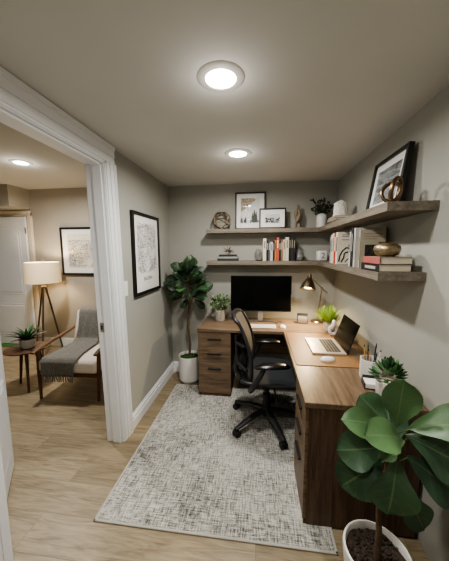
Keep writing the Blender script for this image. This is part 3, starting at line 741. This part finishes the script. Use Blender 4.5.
# ------------------------------------------------------------------ fiddle-leaf figs
def fig_near():
    r = empty('potted_fiddle_leaf_fig', 'large fiddle-leaf fig in a white pot in front of the desk end', 'plant', (.505, 1.03, 0))
    MB().lathe([(0, 0), (.095, 0), (.105, .012), (.131, .272), (.129, .284), (.121, .286), (.117, .276), (.115, .246), (0, .246)], 48).build('pot', 'whitecer', r, True)
    s = MB(); R = random.Random(14)
    def dome(u, v): a = u * 2 * PI; rr = .116 * v; return Vector((rr * math.cos(a), rr * math.sin(a), .255 + .008 * math.sin(a * 5 + v * 9) * v))
    s.grid(dome, 30, 6)
    for k in range(190):
        a = R.uniform(0, 6.3); q = .108 * R.random() ** .5; s.ball((q * math.cos(a), q * math.sin(a), .258), R.uniform(.004, .010), (1.3, .6, .45), 1, Matrix.Rotation(R.uniform(0, 3), 4, 'Z') @ Matrix.Rotation(R.uniform(-.6, .6), 4, 'X'))
    s.build('soil', 'soil', r, True, 80)
    MB().tube([(.0, -.005, .24), (.004, 0, .36), (-.004, 0, .48), (.008, -.005, .60), (.02, 0, .72), (.035, 0, .84)], [.013, .012, .0105, .010, .008, .005], 10).build('trunk', 'bark', r, True)
    # (stem point z, base->tip of blade in room metres, facing normal, width, tone)
    O = Vector((.505, 1.03, 0)); m = MB(); st_ = MB()
    data = FIGLEAVES
    for zs, base, tip, nr, wd, tone, dr, fo in data:
        b, tp = Vector(base) - O, Vector(tip) - O
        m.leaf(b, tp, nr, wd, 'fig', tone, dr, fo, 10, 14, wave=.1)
        sp = Vector((.004 + max(0, zs - .5) * .1, 0, zs)); mid = sp.lerp(b, .5) + Vector((0, 0, .008)); st_.tube([sp, mid, b + (tp - b) * .06], .0035, 6)
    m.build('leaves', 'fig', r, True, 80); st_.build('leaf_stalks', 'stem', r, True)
FN = (-.35, -.9, .35)
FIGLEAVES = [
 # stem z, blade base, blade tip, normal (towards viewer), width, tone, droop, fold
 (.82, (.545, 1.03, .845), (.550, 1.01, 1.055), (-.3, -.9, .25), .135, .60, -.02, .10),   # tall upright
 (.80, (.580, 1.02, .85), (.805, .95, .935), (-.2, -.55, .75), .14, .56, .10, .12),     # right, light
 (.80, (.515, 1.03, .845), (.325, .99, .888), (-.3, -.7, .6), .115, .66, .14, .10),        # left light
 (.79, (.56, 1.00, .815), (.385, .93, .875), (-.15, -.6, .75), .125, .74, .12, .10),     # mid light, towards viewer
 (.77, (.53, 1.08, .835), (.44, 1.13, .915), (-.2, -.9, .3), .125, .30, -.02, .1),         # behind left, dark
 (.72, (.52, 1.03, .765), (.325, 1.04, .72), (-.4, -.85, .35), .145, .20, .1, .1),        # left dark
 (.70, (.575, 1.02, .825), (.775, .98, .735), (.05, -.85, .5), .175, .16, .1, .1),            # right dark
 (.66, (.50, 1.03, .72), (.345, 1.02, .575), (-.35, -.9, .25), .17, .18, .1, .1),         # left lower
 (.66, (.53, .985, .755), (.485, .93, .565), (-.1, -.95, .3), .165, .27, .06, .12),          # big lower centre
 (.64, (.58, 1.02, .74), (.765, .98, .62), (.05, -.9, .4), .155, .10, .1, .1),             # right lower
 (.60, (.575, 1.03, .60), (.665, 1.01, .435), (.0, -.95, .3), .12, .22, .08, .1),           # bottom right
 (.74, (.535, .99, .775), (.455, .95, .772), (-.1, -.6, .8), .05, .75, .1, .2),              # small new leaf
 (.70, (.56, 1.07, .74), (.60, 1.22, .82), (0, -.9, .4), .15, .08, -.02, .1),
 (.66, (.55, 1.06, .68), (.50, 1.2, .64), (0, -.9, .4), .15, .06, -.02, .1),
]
fig_near()

def fig_far():
    r = empty('potted_fiddle_leaf_tree', 'slim fiddle-leaf tree in a white footed pot in the back left corner', 'plant', (-.80, 2.875, 0.0))
    MB().lathe([(0, .022), (.105, .022), (.120, .035), (.128, .31), (.124, .322), (.117, .318), (.114, .285), (0, .285)], 40).build('pot', 'whitecer', r, True)
    MB().lathe([(0, 0), (.092, 0), (.092, .022), (0, .022)], 32).build('pot_foot', 'whitecer', r)
    R = random.Random(9); s = MB(); s.lathe([(0, .297), (.06, .298), (.115, .288)], 24)
    for k in range(80): a = R.uniform(0, 6.3); q = .10 * R.random() ** .5; s.ball((q * math.cos(a), q * math.sin(a), .298), R.uniform(.008, .016), (1, 1, .6), 1)
    s.build('moss', 'moss', r, True, 80)
    MB().tube([(0, 0, .28), (.012, 0, .45), (-.008, .005, .65), (.006, 0, .85), (.02, 0, 1.02), (.01, 0, 1.2), (.0, 0, 1.38)], [.014, .013, .012, .012, .01, .008, .005], 10).build('trunk', 'bark', r, True)
    MB().tube([(.008, 0, .86), (.05, -.01, .98), (.07, 0, 1.12)], [.009, .007, .004], 8).build('branch', 'bark', r, True)
    m = MB()
    L = []
    for k in range(54):
        u = k / 53; a = k * 2.399963 + R.uniform(-.4, .4); z = .99 + .33 * u; el = -.35 + 1.5 * u + R.uniform(-.45, .45)
        ln = R.uniform(.15, .22); d = Vector((math.cos(a) * math.cos(el), math.sin(a) * math.cos(el) * .7, math.sin(el)))
        off = R.uniform(.04, .14) * math.sin(PI * (.25 + .7 * u)); b = Vector((.01, -.02, z)) + Vector((d.x * off, d.y * off, 0)); tp = b + d * ln
        if tp.x < -.25: tp.x = -.25
        if tp.y > .12: tp.y = .12
        nr = Vector((R.uniform(-.7, .7), -.7, R.uniform(.2, .9)))
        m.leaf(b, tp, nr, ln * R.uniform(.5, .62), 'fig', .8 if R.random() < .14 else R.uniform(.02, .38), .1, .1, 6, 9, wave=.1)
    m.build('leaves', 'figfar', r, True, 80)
fig_far()

# ------------------------------------------------------------------ office chair (faces +x)
oc = empty('office_chair', 'black mesh-back swivel office chair at the desk return', 'chair', (.08, 2.20, .0105), math.radians(2))
for k in range(5):
    a = math.radians(5 + 72 * k - 2); d = Vector((math.cos(a), math.sin(a), 0)); q = Vector((-d.y, d.x, 0))
    leg = MB().tube([d * .02 + Vector((0, 0, .125)), d * .16 + Vector((0, 0, .112)), d * .30 + Vector((0, 0, .078)), d * .335 + Vector((0, 0, .07))], [.032, .028, .021, .018], 10, flat=.75, up=(0, 0, 1)).build('leg', 'chairgrey', oc, True)
    c = MB(); cp = d * .325
    c.cyl(cp + Vector((0, 0, .045)), cp + Vector((0, 0, .075)), .009, seg=8)
    for sg in (-1, 1): c.cyl(cp + q * sg * .006 + Vector((0, 0, .0285)), cp + q * sg * .026 + Vector((0, 0, .0285)), .0275, seg=18)
    c.box(-.022, .022, -.008, .008, .03, .052, .003, xf=Matrix.Translation(cp) @ Matrix.Rotation(a, 4, 'Z')); c.build('caster', 'black', leg, True, 40)
MB().lathe([(0, .085), (.045, .085), (.05, .10), (.045, .15), (.032, .16), (.032, .28), (.022, .285), (.022, .385), (0, .385)], 20).build('gas_lift', 'black', oc, True)
m = MB(); m.box(-.14, .13, -.075, .075, .365, .425, .015, 2); m.cyl((-.02, -.1, .39), (-.02, .1, .39), .03, seg=14); m.tube([(.05, -.06, .385), (.06, -.17, .375), (.065, -.24, .36)], .007, 8); m.cyl((.064, -.215, .362), (.066, -.265, .352), .013, seg=10)
m.build('tilt_mechanism', 'black', oc, True, 40)
def seat(u, v):
    x = -.215 + .475 * u; y = (v - .5) * .50 * (1 - .14 * (2 * abs(u - .5)) ** 3)
    z = .468 + .022 * (2 * abs(v - .5)) ** 2 - .05 * max(0, u - .68) ** 1.6 * 6 * .45 + .012 * (1 - u)
    return Vector((x, y, z))
MB().grid(seat, 18, 16, thick=.035).build('seat', 'seatblk', oc, True, 60)
m = MB(); rim = [seat(0, j / 12) for j in range(13)] + [seat(i / 12, 1) for i in range(1, 13)] + [seat(1, 1 - j / 12) for j in range(1, 13)] + [seat(1 - i / 12, 0) for i in range(1, 12)]
m.tube([p - Vector((0, 0, .015)) for p in rim], .015, 8, True); m.build('seat_frame', 'chairgrey', oc, True)
def bk(u, v):
    """u across 0..1, v up 0..1"""
    z = .49 + .515 * v; hw = .205 + .035 * math.sin(PI * min(1, v * 1.1 + .1)) - .05 * max(0, v - .7)
    x = -.165 - .035 * v - .085 * v ** 1.8 + .03 * math.sin(PI * v) + .035 * (2 * abs(u - .5)) ** 2 + .02 * (u - .5)
    zz = z - (.03 * (2 * abs(u - .5)) ** 3 if v > .9 else 0) * (v - .9) * 10
    return Vector((x, (u - .5) * 2 * hw, zz))
MB().grid(bk, 14, 22, thick=.006).build('backrest_mesh', 'backmesh', oc, True, 60)
edge = [bk(0, j / 16) for j in range(17)] + [bk(i / 10, 1) for i in range(1, 11)] + [bk(1, 1 - j / 16) for j in range(1, 17)] + [bk(1 - i / 10, 0) for i in range(1, 10)]
m = MB(); m.tube(edge, .0155, 10, True); m.build('backrest_frame', 'chairgrey', oc, True)
m = MB(); m.tube([(-.10, 0, .40), (-.22, 0, .41), (-.27, 0, .50), (-.255, 0, .64), (-.265, 0, .80)], [.03, .03, .026, .022, .018], 10)
for sg in (-1, 1): m.tube([(-.26, 0, .62), (-.245, sg * .12, .60), (-.17, sg * .225, .58)], [.02, .016, .013], 8); m.tube([(-.262, 0, .74), (-.24, sg * .12, .76), (-.185, sg * .228, .78)], [.018, .014, .012], 8)
m.build('back_support', 'chairgrey', oc, True)
m = MB(); m.grid(lambda u, v: bk(.12 + .76 * u, .2 + .26 * v) + Vector((-.03, 0, 0)), 10, 6, thick=.02); m.build('lumbar_pad', 'black', oc, True, 60)
for sg in (-1, 1):
    ar = MB(); ar.tube([(-.13, sg * .10, .41), (-.14, sg * .24, .43), (-.115, sg * .295, .50), (-.06, sg * .295, .59), (-.04, sg * .29, .635)], [.022, .024, .022, .019, .019], 10); ao = ar.build('armrest', 'chairgrey', oc, True)
    def padf(u, v, sg=sg):
        a = v * 2 * PI; s_ = math.sin(PI * min(max(u, .001), .999)) ** .35
        return Vector((-.115 + .275 * u + 0, sg * (.288 - .02 * u) + .052 * s_ * math.cos(a), .652 + .022 * s_ * math.sin(a) - .012 * (u - .5) ** 2 * 4 + .006 * u))
    MB().grid(padf, 20, 16).build('arm_pad', 'blackgloss', ao, True, 80)

# ------------------------------------------------------------------ books
def book(label, w, h, t, c, loc, rot, group, pages='E4DCCB', parts=True, cover=None, name='book'):
    """spine on local -y face; x = thickness t, y depth w, z height h; origin bottom corner centre of spine"""
    b = empty(name, label, 'book', loc, rot=rot, group=group)
    m = MB(); m.box(-t / 2, -t / 2 + .0022, 0, w, 0, h); m.box(t / 2 - .0022, t / 2, 0, w, 0, h); m.box(-t / 2, t / 2, 0, .003, 0, h, .0008); m.build('cover', bookmat(c), b)
    MB().box(-t / 2 + .0022, t / 2 - .0022, .003, w - .004, .003, h - .003).build('pages', bookmat(pages), b)
    return b
def spine_band(b, t, z0, z1, c):
    MB().box(-t * .22, t * .22, -.0006, .0002, z0, z1).build('spine_lettering', bookmat(c), b)
# back run of the lower shelf
x = .046; G = 'books standing on the back of the lower shelf'
rows = [('tall cream book at the left end of the row on the lower shelf', .038, .245, 'DCD5C5', '8A8474'),
        ('thin black book right of the tall cream book', .020, .222, '1E1F22', 'B0A890'), ('slim grey book right of the thin black book', .020, .214, '5E6064', 'C8C4BA'),
        ('white-spined book left of the dark slim book', .027, .205, 'C9CCD0', '7A8088'), ('dark slim book between the white and orange spines', .018, .215, '2C3034', '9A948A'),
        ('narrow orange book left of the coral spine', .018, .222, 'C98A4A', '6A4424'), ('coral red book in the middle of the row', .026, .254, 'C8604C', 'E8D8C4'),
        ('dark blue-black book right of the coral spine', .020, .218, '33373C', 'B8B4AA'), ('tan brown book right of the dark blue-black one', .020, .228, '9A7650', 'E0D0B0'),
        ('shorter cream book right of the tan brown one', .026, .230, 'D2C8B4', '8A7A62'), ('tall ivory book left of the black ones', .034, .255, 'DAD3C4', '8E8672'),
        ('tall black book right of the ivory spine', .022, .256, '1B1C1E', '8A8478'), ('charcoal book second from the right-hand bookend', .022, .258, '303236', '9A9488'), ('black-green book beside the right-hand bookend', .022, .250, '20231F', '8A8474')]
for lab, t_, h_, c, lc in rows:
    b = book(lab, .14, h_, t_, c, (x + t_ / 2, 2.915, 1.4245), (0, 0, 0), G); spine_band(b, t_, h_ * .55, h_ * .88, lc); x += t_ + .0012
XEND = x
# side run of the lower shelf: spines towards the room (-x)
G2 = 'books standing on the side run of the lower shelf'
y = 2.507
for lab, t_, h_, c, lc in [('thin grey book farthest along the side run of the shelf', .036, .235, '8E8B84', '44423E'), ('white book second from the clock on the side run', .05, .25, 'D4D0C6', '6E6A60'),
                           ('ivory book left of the red spine on the side run', .05, .262, 'CFC8B8', '6A6456'), ('bright red spine on the side run of the lower shelf', .05, .265, 'B43A2A', 'E8D8C8'), ('cream book with black abstract figure on its cover', .055, .262, 'D9D0BE', '3A3834')]:
    b = book(lab, .17, h_, t_, c, (.645, y - t_ / 2, 1.4245), (0, 0, -PI / 2), G2)
    spine_band(b, t_, h_ * .4, h_ * .85, lc)
    y -= t_ + .0015
    if 'abstract' in lab:
        m = MB(); R = random.Random(4)
        # the figure: bold black curves on the visible cover (local +x face)
        def cov(pts, wd):
            for a, c_ in zip(pts, pts[1:]):
                A, B = Vector((t_ / 2 + .0004, a[0], a[1])), Vector((t_ / 2 + .0004, c_[0], c_[1])); d = (B - A).normalized(); nn = Vector((0, -d.z, d.y)) * wd; m.quad(A - nn, B - nn, B + nn, A + nn)
        cov([(.012, .02), (.02, .07), (.04, .11), (.07, .135), (.10, .125), (.12, .09)], .006); cov([(.03, .015), (.05, .05), (.055, .09), (.085, .10)], .006); cov([(.06, .015), (.08, .04), (.11, .05)], .004); cov([(.085, .15), (.10, .165), (.115, .15), (.10, .138), (.085, .15)], .006)
        m.build('cover_figure', 'ink', b)
        m = MB()
        for z, a0, a1 in ((.235, .03, .11), (.222, .03, .13), (.195, .03, .09)): m.box(t_ / 2, t_ / 2 + .0005, a0, a1, z, z + .007)
        m.build('cover_lettering', 'inkgrey', b)
y = 1.985
for lab, t_, h_, c, lc in [('pale grey book left of the tall charcoal one', .03, .245, 'B9B6AE', '55524C'), ('tall charcoal book in the middle of the side run', .042, .268, '25282C', '8A8880')]:
    b = book(lab, .17, h_, t_, c, (.645, y - t_ / 2, 1.4245), (0, 0, -PI / 2), G2); spine_band(b, t_, h_ * .4, h_ * .85, lc); y -= t_ + .0015
y -= .008
b = book('large white-spined grey book leaning behind the portrait book', .19, .265, .034, 'BAB8B2', (.648, y - .012, 1.4245), (0, math.radians(0), -PI / 2), G2); spine_band(b, .034, .05, .22, '8E8C88')
y -= .034
b = book('beige book with a dark photo on its cover, nearest upright one', .152, .245, .03, 'A09888', (.655, y - .045, 1.4245), (0, math.radians(0), -PI / 2), G2, pages='DCD0B8'); spine_band(b, .03, .05, .2, '7A6A52')
m = MB(); m.box(.015, .0156, .03, .115, .07, .15); m.build('cover_photo', noise_art('dark_photo', [(.4, '14120F'), (.6, '3A342C'), (.72, '8A7E6C')], (30, 30, 30)), b)
m = MB()
for z, a0, a1 in ((.217, .02, .13), (.200, .02, .13), (.185, .02, .10)): m.box(.015, .0156, a0, a1, z, z + .005)
m.build('cover_lettering', bookmat('8A7C68'), b)
# stacked books, side run (spine towards -x, pages towards the viewer)
def flat(label, w, h, t, c, loc, rz, group, pages='CFC4B0'):
    """lying book: local x = width from spine 0..w, y = length -h/2..h/2, z = thickness"""
    b = empty('book', label, 'book', loc, rz, group=group)
    m = MB(); m.box(0, w, -h / 2, h / 2, 0, .0028); m.box(0, w, -h / 2, h / 2, t - .0028, t); m.box(0, .004, -h / 2, h / 2, 0, t, .001); m.build('cover', bookmat(c), b)
    MB().box(.004, w - .004, -h / 2 + .003, h / 2 - .003, .0028, t - .0028).build('pages', bookmat(pages), b); return b
b = flat('black book at the bottom of the stack under the gold bowl', .165, .235, .040, '24211F', (.632, 1.592, 1.4245), 0, 'books lying under the gold bowl')
MB().box(-.0006, .001, -.08, .06, .012, .028).build('spine_lettering', bookmat('A8A294'), b)
b = flat('coral-spined book on top of the stack under the gold bowl', .160, .225, .038, '8C8274', (.640, 1.592, 1.4647), 0, 'books lying under the gold bowl')
MB().box(-.0012, .004, -.1125, .1125, 0, .0382, .001).build('spine', bookmat('A65C54'), b)
gb = empty('gold_bowl', 'squat hammered gold bowl on the stacked books, lower shelf', 'bowl', (.722, 1.592, 1.503))
MB().lathe([(0, 0), (.035, 0), (.058, .014), (.070, .038), (.064, .060), (.042, .074), (.036, .075), (.038, .070), (.057, .054), (.058, .034), (.03, .008), (0, .006)], 36).build('body', 'goldbowl', gb, True, 60)
MB().lathe([(.035, .074), (.042, .074), (.044, .082), (.037, .083)], 30).build('rim', 'bronze', gb, True)
# little stack at the left end of the lower shelf
G3 = 'books lying at the left end of the lower shelf'; z = 1.4245
for lab, w, h, t_, c in (('dark green book at the bottom of the small stack, left shelf end', .135, .235, .026, '2C3A30'), ('grey-white book in the middle of the small stack, left shelf end', .13, .225, .022, '9A9C9A'), ('black book on top of the small stack, left shelf end', .125, .20, .020, '26282A')):
    b = flat(lab, w, h, t_, c, (-.345, 2.915, z), PI / 2, G3); z += t_ + .0004
    b.location.y = 2.915; b.rotation_euler.z = PI / 2
so = empty('star_ornament', 'spiky brass burst ornament on the small stack of books', 'ornament', (-.345, 2.985, z))
m = MB(); R = random.Random(4)
for k in range(26):
    d = Vector((R.gauss(0, 1), R.gauss(0, 1), R.gauss(0, 1))).normalized(); m.tube([(0, 0, .045), Vector((0, 0, .045)) + d * (.072 if d.z > -.4 else .044)], [.0045, .0006], 5)
m.build('spikes', 'bark', so); MB().ball((0, 0, .045), .014, sub=2).build('core', 'bronze', so, True)
# bookends
def geode(label, x, sc):
    e = empty('stone_bookend', label, 'bookend', (x, 2.985, 1.4245)); R = random.Random(int(x * 100)); t = bmesh.new(); bmesh.ops.create_icosphere(t, subdivisions=2, radius=1)
    for v in t.verts: v.co = Vector((v.co.x * sc[0], v.co.y * sc[1], max(v.co.z, -.55) * sc[2])) * R.uniform(.82, 1.08)
    zz = min(v.co.z for v in t.verts)
    for v in t.verts: v.co.z -= zz
    m = MB(); m._add(t); m.build('rock', 'stone', e)
geode('grey crystal rock bookend left of the cream book', -.004, (.046, .05, .088)); geode('dark rock bookend at the right of the shelf books', XEND + .05, (.048, .05, .08))
# clock cube
ck = empty('desk_clock', 'small white cube clock in the shelf corner beside the books', 'clock', (.685, 2.975, 1.4245), .25)
MB().box(-.05, .05, -.035, .035, .0005, .108, .012, 3, xf=None).build('case', 'whiteplastic', ck, True, 50)
cu = bpy.data.curves.new('numeral', 'FONT'); cu.body = '2'; cu.size = .085; cu.align_x = 'CENTER'
tob = bpy.data.objects.new('tmp_text', cu); COL.objects.link(tob); bpy.context.view_layer.update()
me = bpy.data.meshes.new_from_object(tob.evaluated_get(bpy.context.evaluated_depsgraph_get())); bpy.data.objects.remove(tob); me.materials.clear(); me.materials.append(M['ink'])
tx = bpy.data.objects.new('numeral', me); COL.objects.link(tx); tx.parent = ck; tx.location = (0, -.0356, .027); tx.rotation_euler = (PI / 2, 0, 0)

# ------------------------------------------------------------------ upper shelf ornaments
ZU = 1.7775
kbl = empty('hoop_ball', 'ball of interwoven wooden hoops at the left end of the upper shelf', 'ornament', (-.42, 2.985, ZU))
for k, (ax, ang) in enumerate((((1, 0, 0), 1.15), ((1, .9, 0), 1.25), ((1, -.9, 0), 1.3), ((0, 1, 0), .55), ((1, .1, 0), .35))):
    rm = Matrix.Translation((0, 0, .1045)) @ Matrix.Rotation(ang, 4, Vector(ax)); rr = .0985 - .0011 * k
    m = MB(); m.tube([rm @ Vector((rr * math.cos(2 * PI * i / 40), rr * math.sin(2 * PI * i / 40), 0)) for i in range(40)], .0075, 8, True, flat=.6, up=rm.to_3x3() @ Vector((0, 0, 1))); m.build('hoop', 'ballwood', kbl, True)
# carved figure: two intertwined strands
cf = empty('carved_figure', 'twisted carved wooden figure standing on the upper shelf', 'sculpture', (.420, 2.985, ZU))
for ph, nm in ((0, 'strand'), (PI, 'strand')):
    pts, rr = [], []
    for i in range(22):
        u = i / 21; a = ph + u * 3.6; r0 = .030 * math.sin(PI * (.12 + .85 * u)) ** .8 * (1 - .25 * u); pts.append((r0 * math.cos(a), r0 * .6 * math.sin(a), .01 + .205 * u)); rr.append(.0105 + .010 * math.sin(PI * u) * (1 if u > .3 else .6))
    MB().tube(pts, rr, 10).build(nm, 'carved', cf, True)
m = MB(); m.ball((.0, 0, .232), .020, (.85, .9, 1.15), 3); m.build('head', 'carved', cf, True)
MB().box(-.038, .038, -.026, .026, .0, .012, .004, 2).build('base', 'carved', cf)
# vase with sprigs
va = empty('bud_vase', 'white vase with dark leafy sprigs in the corner of the upper shelf', 'vase', (.672, 2.985, ZU))
MB().lathe([(0, 0), (.046, 0), (.052, .006), (.054, .11), (.050, .135), (.034, .15), (.030, .152), (.030, .145), (.044, .13), (.046, .02), (0, .012)], 28).build('vessel', 'whitecer', va, True)
m = MB(); s = MB(); R = random.Random(12)
for k in range(13):
    a = k * 2.4 + .3; el = R.uniform(.15, 1.15); d = Vector((math.cos(a) * math.sin(el), math.sin(a) * math.sin(el) * .45, math.cos(el))); b0 = Vector((0, 0, .13)); L = R.uniform(.13, .20) * (1 - .18 * el); e_ = b0 + d * L
    if e_.y > .07: e_.y = .07
    s.tube([b0, b0.lerp(e_, .5) + Vector((0, 0, .012)), e_], .0018, 5)
    for i in range(9):
        p = b0.lerp(e_, .25 + .75 * i / 8) + Vector((0, 0, .008)); q = Vector((R.gauss(0, 1), R.gauss(0, .5), R.gauss(.3, .8))).normalized(); tp = p + q * R.uniform(.035, .055); tp.y = min(tp.y, .085); m.leaf(p, tp, (q.z, -1, .5), .022, 'oval', R.uniform(0, 1), .05, .1, 2, 4)
m.build('leaves', 'euca', va, True); s.build('twigs', 'bark', va)
# books under the white carving
G4 = 'books lying in the corner of the upper shelf'; z = ZU
for lab, w, h, t_, c, yy, rz in (('brown book at the bottom under the white carving', .15, .26, .020, '6A563E', 2.50, .0), ('pale grey book in the middle under the white carving', .145, .25, .018, '9A968C', 2.49, .04), ('beige book directly under the white carving', .14, .24, .018, 'A89A84', 2.485, -.03)):
    flat(lab, w, h, t_, c, (.645, yy, z), rz, G4); z += t_ + .0004
wc = empty('white_carving', 'white textured stone carving on the books of the upper shelf', 'sculpture', (.722, 2.49, z))
t = bmesh.new(); bmesh.ops.create_cube(t, size=1); bmesh.ops.subdivide_edges(t, edges=t.edges[:], cuts=5, use_grid_fill=True)
R = random.Random(2)
for v in t.verts:
    u = v.co.z + .5; rr = .060 * (1 - .08 * u ** 3); c2_ = v.co.copy(); l = max(abs(c2_.x), abs(c2_.y)) * 2; ang = math.atan2(c2_.y, c2_.x) if l > 0 else 0
    k = 1 + R.uniform(-.10, .10); v.co = Vector((rr * l * math.cos(ang) * k, rr * .75 * l * math.sin(ang) * k, .118 * u + (.022 * (1 - l) if u > .95 else 0) * 1.4 + (R.uniform(-.003, .004) if u > .05 else 0)))
m = MB(); m._add(t); m.build('carving', 'whitematte', wc)
# bronze interlocked rings
br_ = empty('ring_sculpture', 'polished bronze interlocked rings on the near end of the upper shelf', 'sculpture', (.690, 1.492, ZU))
for k, (rz, tl, cx, cz, r0) in enumerate(((.75, .15, .010, .070, .050), (-.55, -.30, -.012, .060, .041))):
    rm = Matrix.Translation((cx, 0, cz)) @ Matrix.Rotation(rz, 4, 'Z') @ Matrix.Rotation(PI / 2 + tl, 4, 'X')
    m = MB(); m.tube([rm @ Vector((r0 * math.cos(2 * PI * i / 36), r0 * 1.22 * math.sin(2 * PI * i / 36), 0)) for i in range(36)], .0085, 10, True, flat=1.45, up=rm.to_3x3() @ Vector((0, 0, 1))); m.build('ring', 'bronze', br_, True)
MB().lathe([(0, 0), (.03, 0), (.03, .006), (0, .008)], 20).build('base', 'bronze', br_, True)

# ------------------------------------------------------------------ world, camera
wd = bpy.data.worlds.new('World'); SC.world = wd; wd.use_nodes = True
wd.node_tree.nodes['Background'].inputs[0].default_value = (.9, .93, 1, 1); wd.node_tree.nodes['Background'].inputs[1].default_value = .05
cam = bpy.data.cameras.new('camera'); co = bpy.data.objects.new('camera', cam); COL.objects.link(co); SC.camera = co
cam.sensor_fit = 'HORIZONTAL'; cam.sensor_width = 36; cam.lens = 260.162 / 449 * 36; cam.clip_start = .02
a, b, c = math.radians(6.645), math.radians(7.455), math.radians(-.31)
fw = Vector((-math.sin(b) * math.cos(a), math.cos(b) * math.cos(a), -math.sin(a))); rt = Vector((math.cos(b), math.sin(b), 0)); up = rt.cross(fw)
r2 = rt * math.cos(c) + up * math.sin(c); u2 = -rt * math.sin(c) + up * math.cos(c)
mw = Matrix((r2, u2, -fw)).transposed().to_4x4(); mw.translation = (0, 0, 1.544); co.matrix_world = mw
SC.view_settings.view_transform = 'AgX'
try: SC.view_settings.look = 'AgX - Medium High Contrast'
except Exception: pass
SC.view_settings.exposure = 0.28
SC.cycles.use_denoising = True
SC.cycles.max_bounces = 8
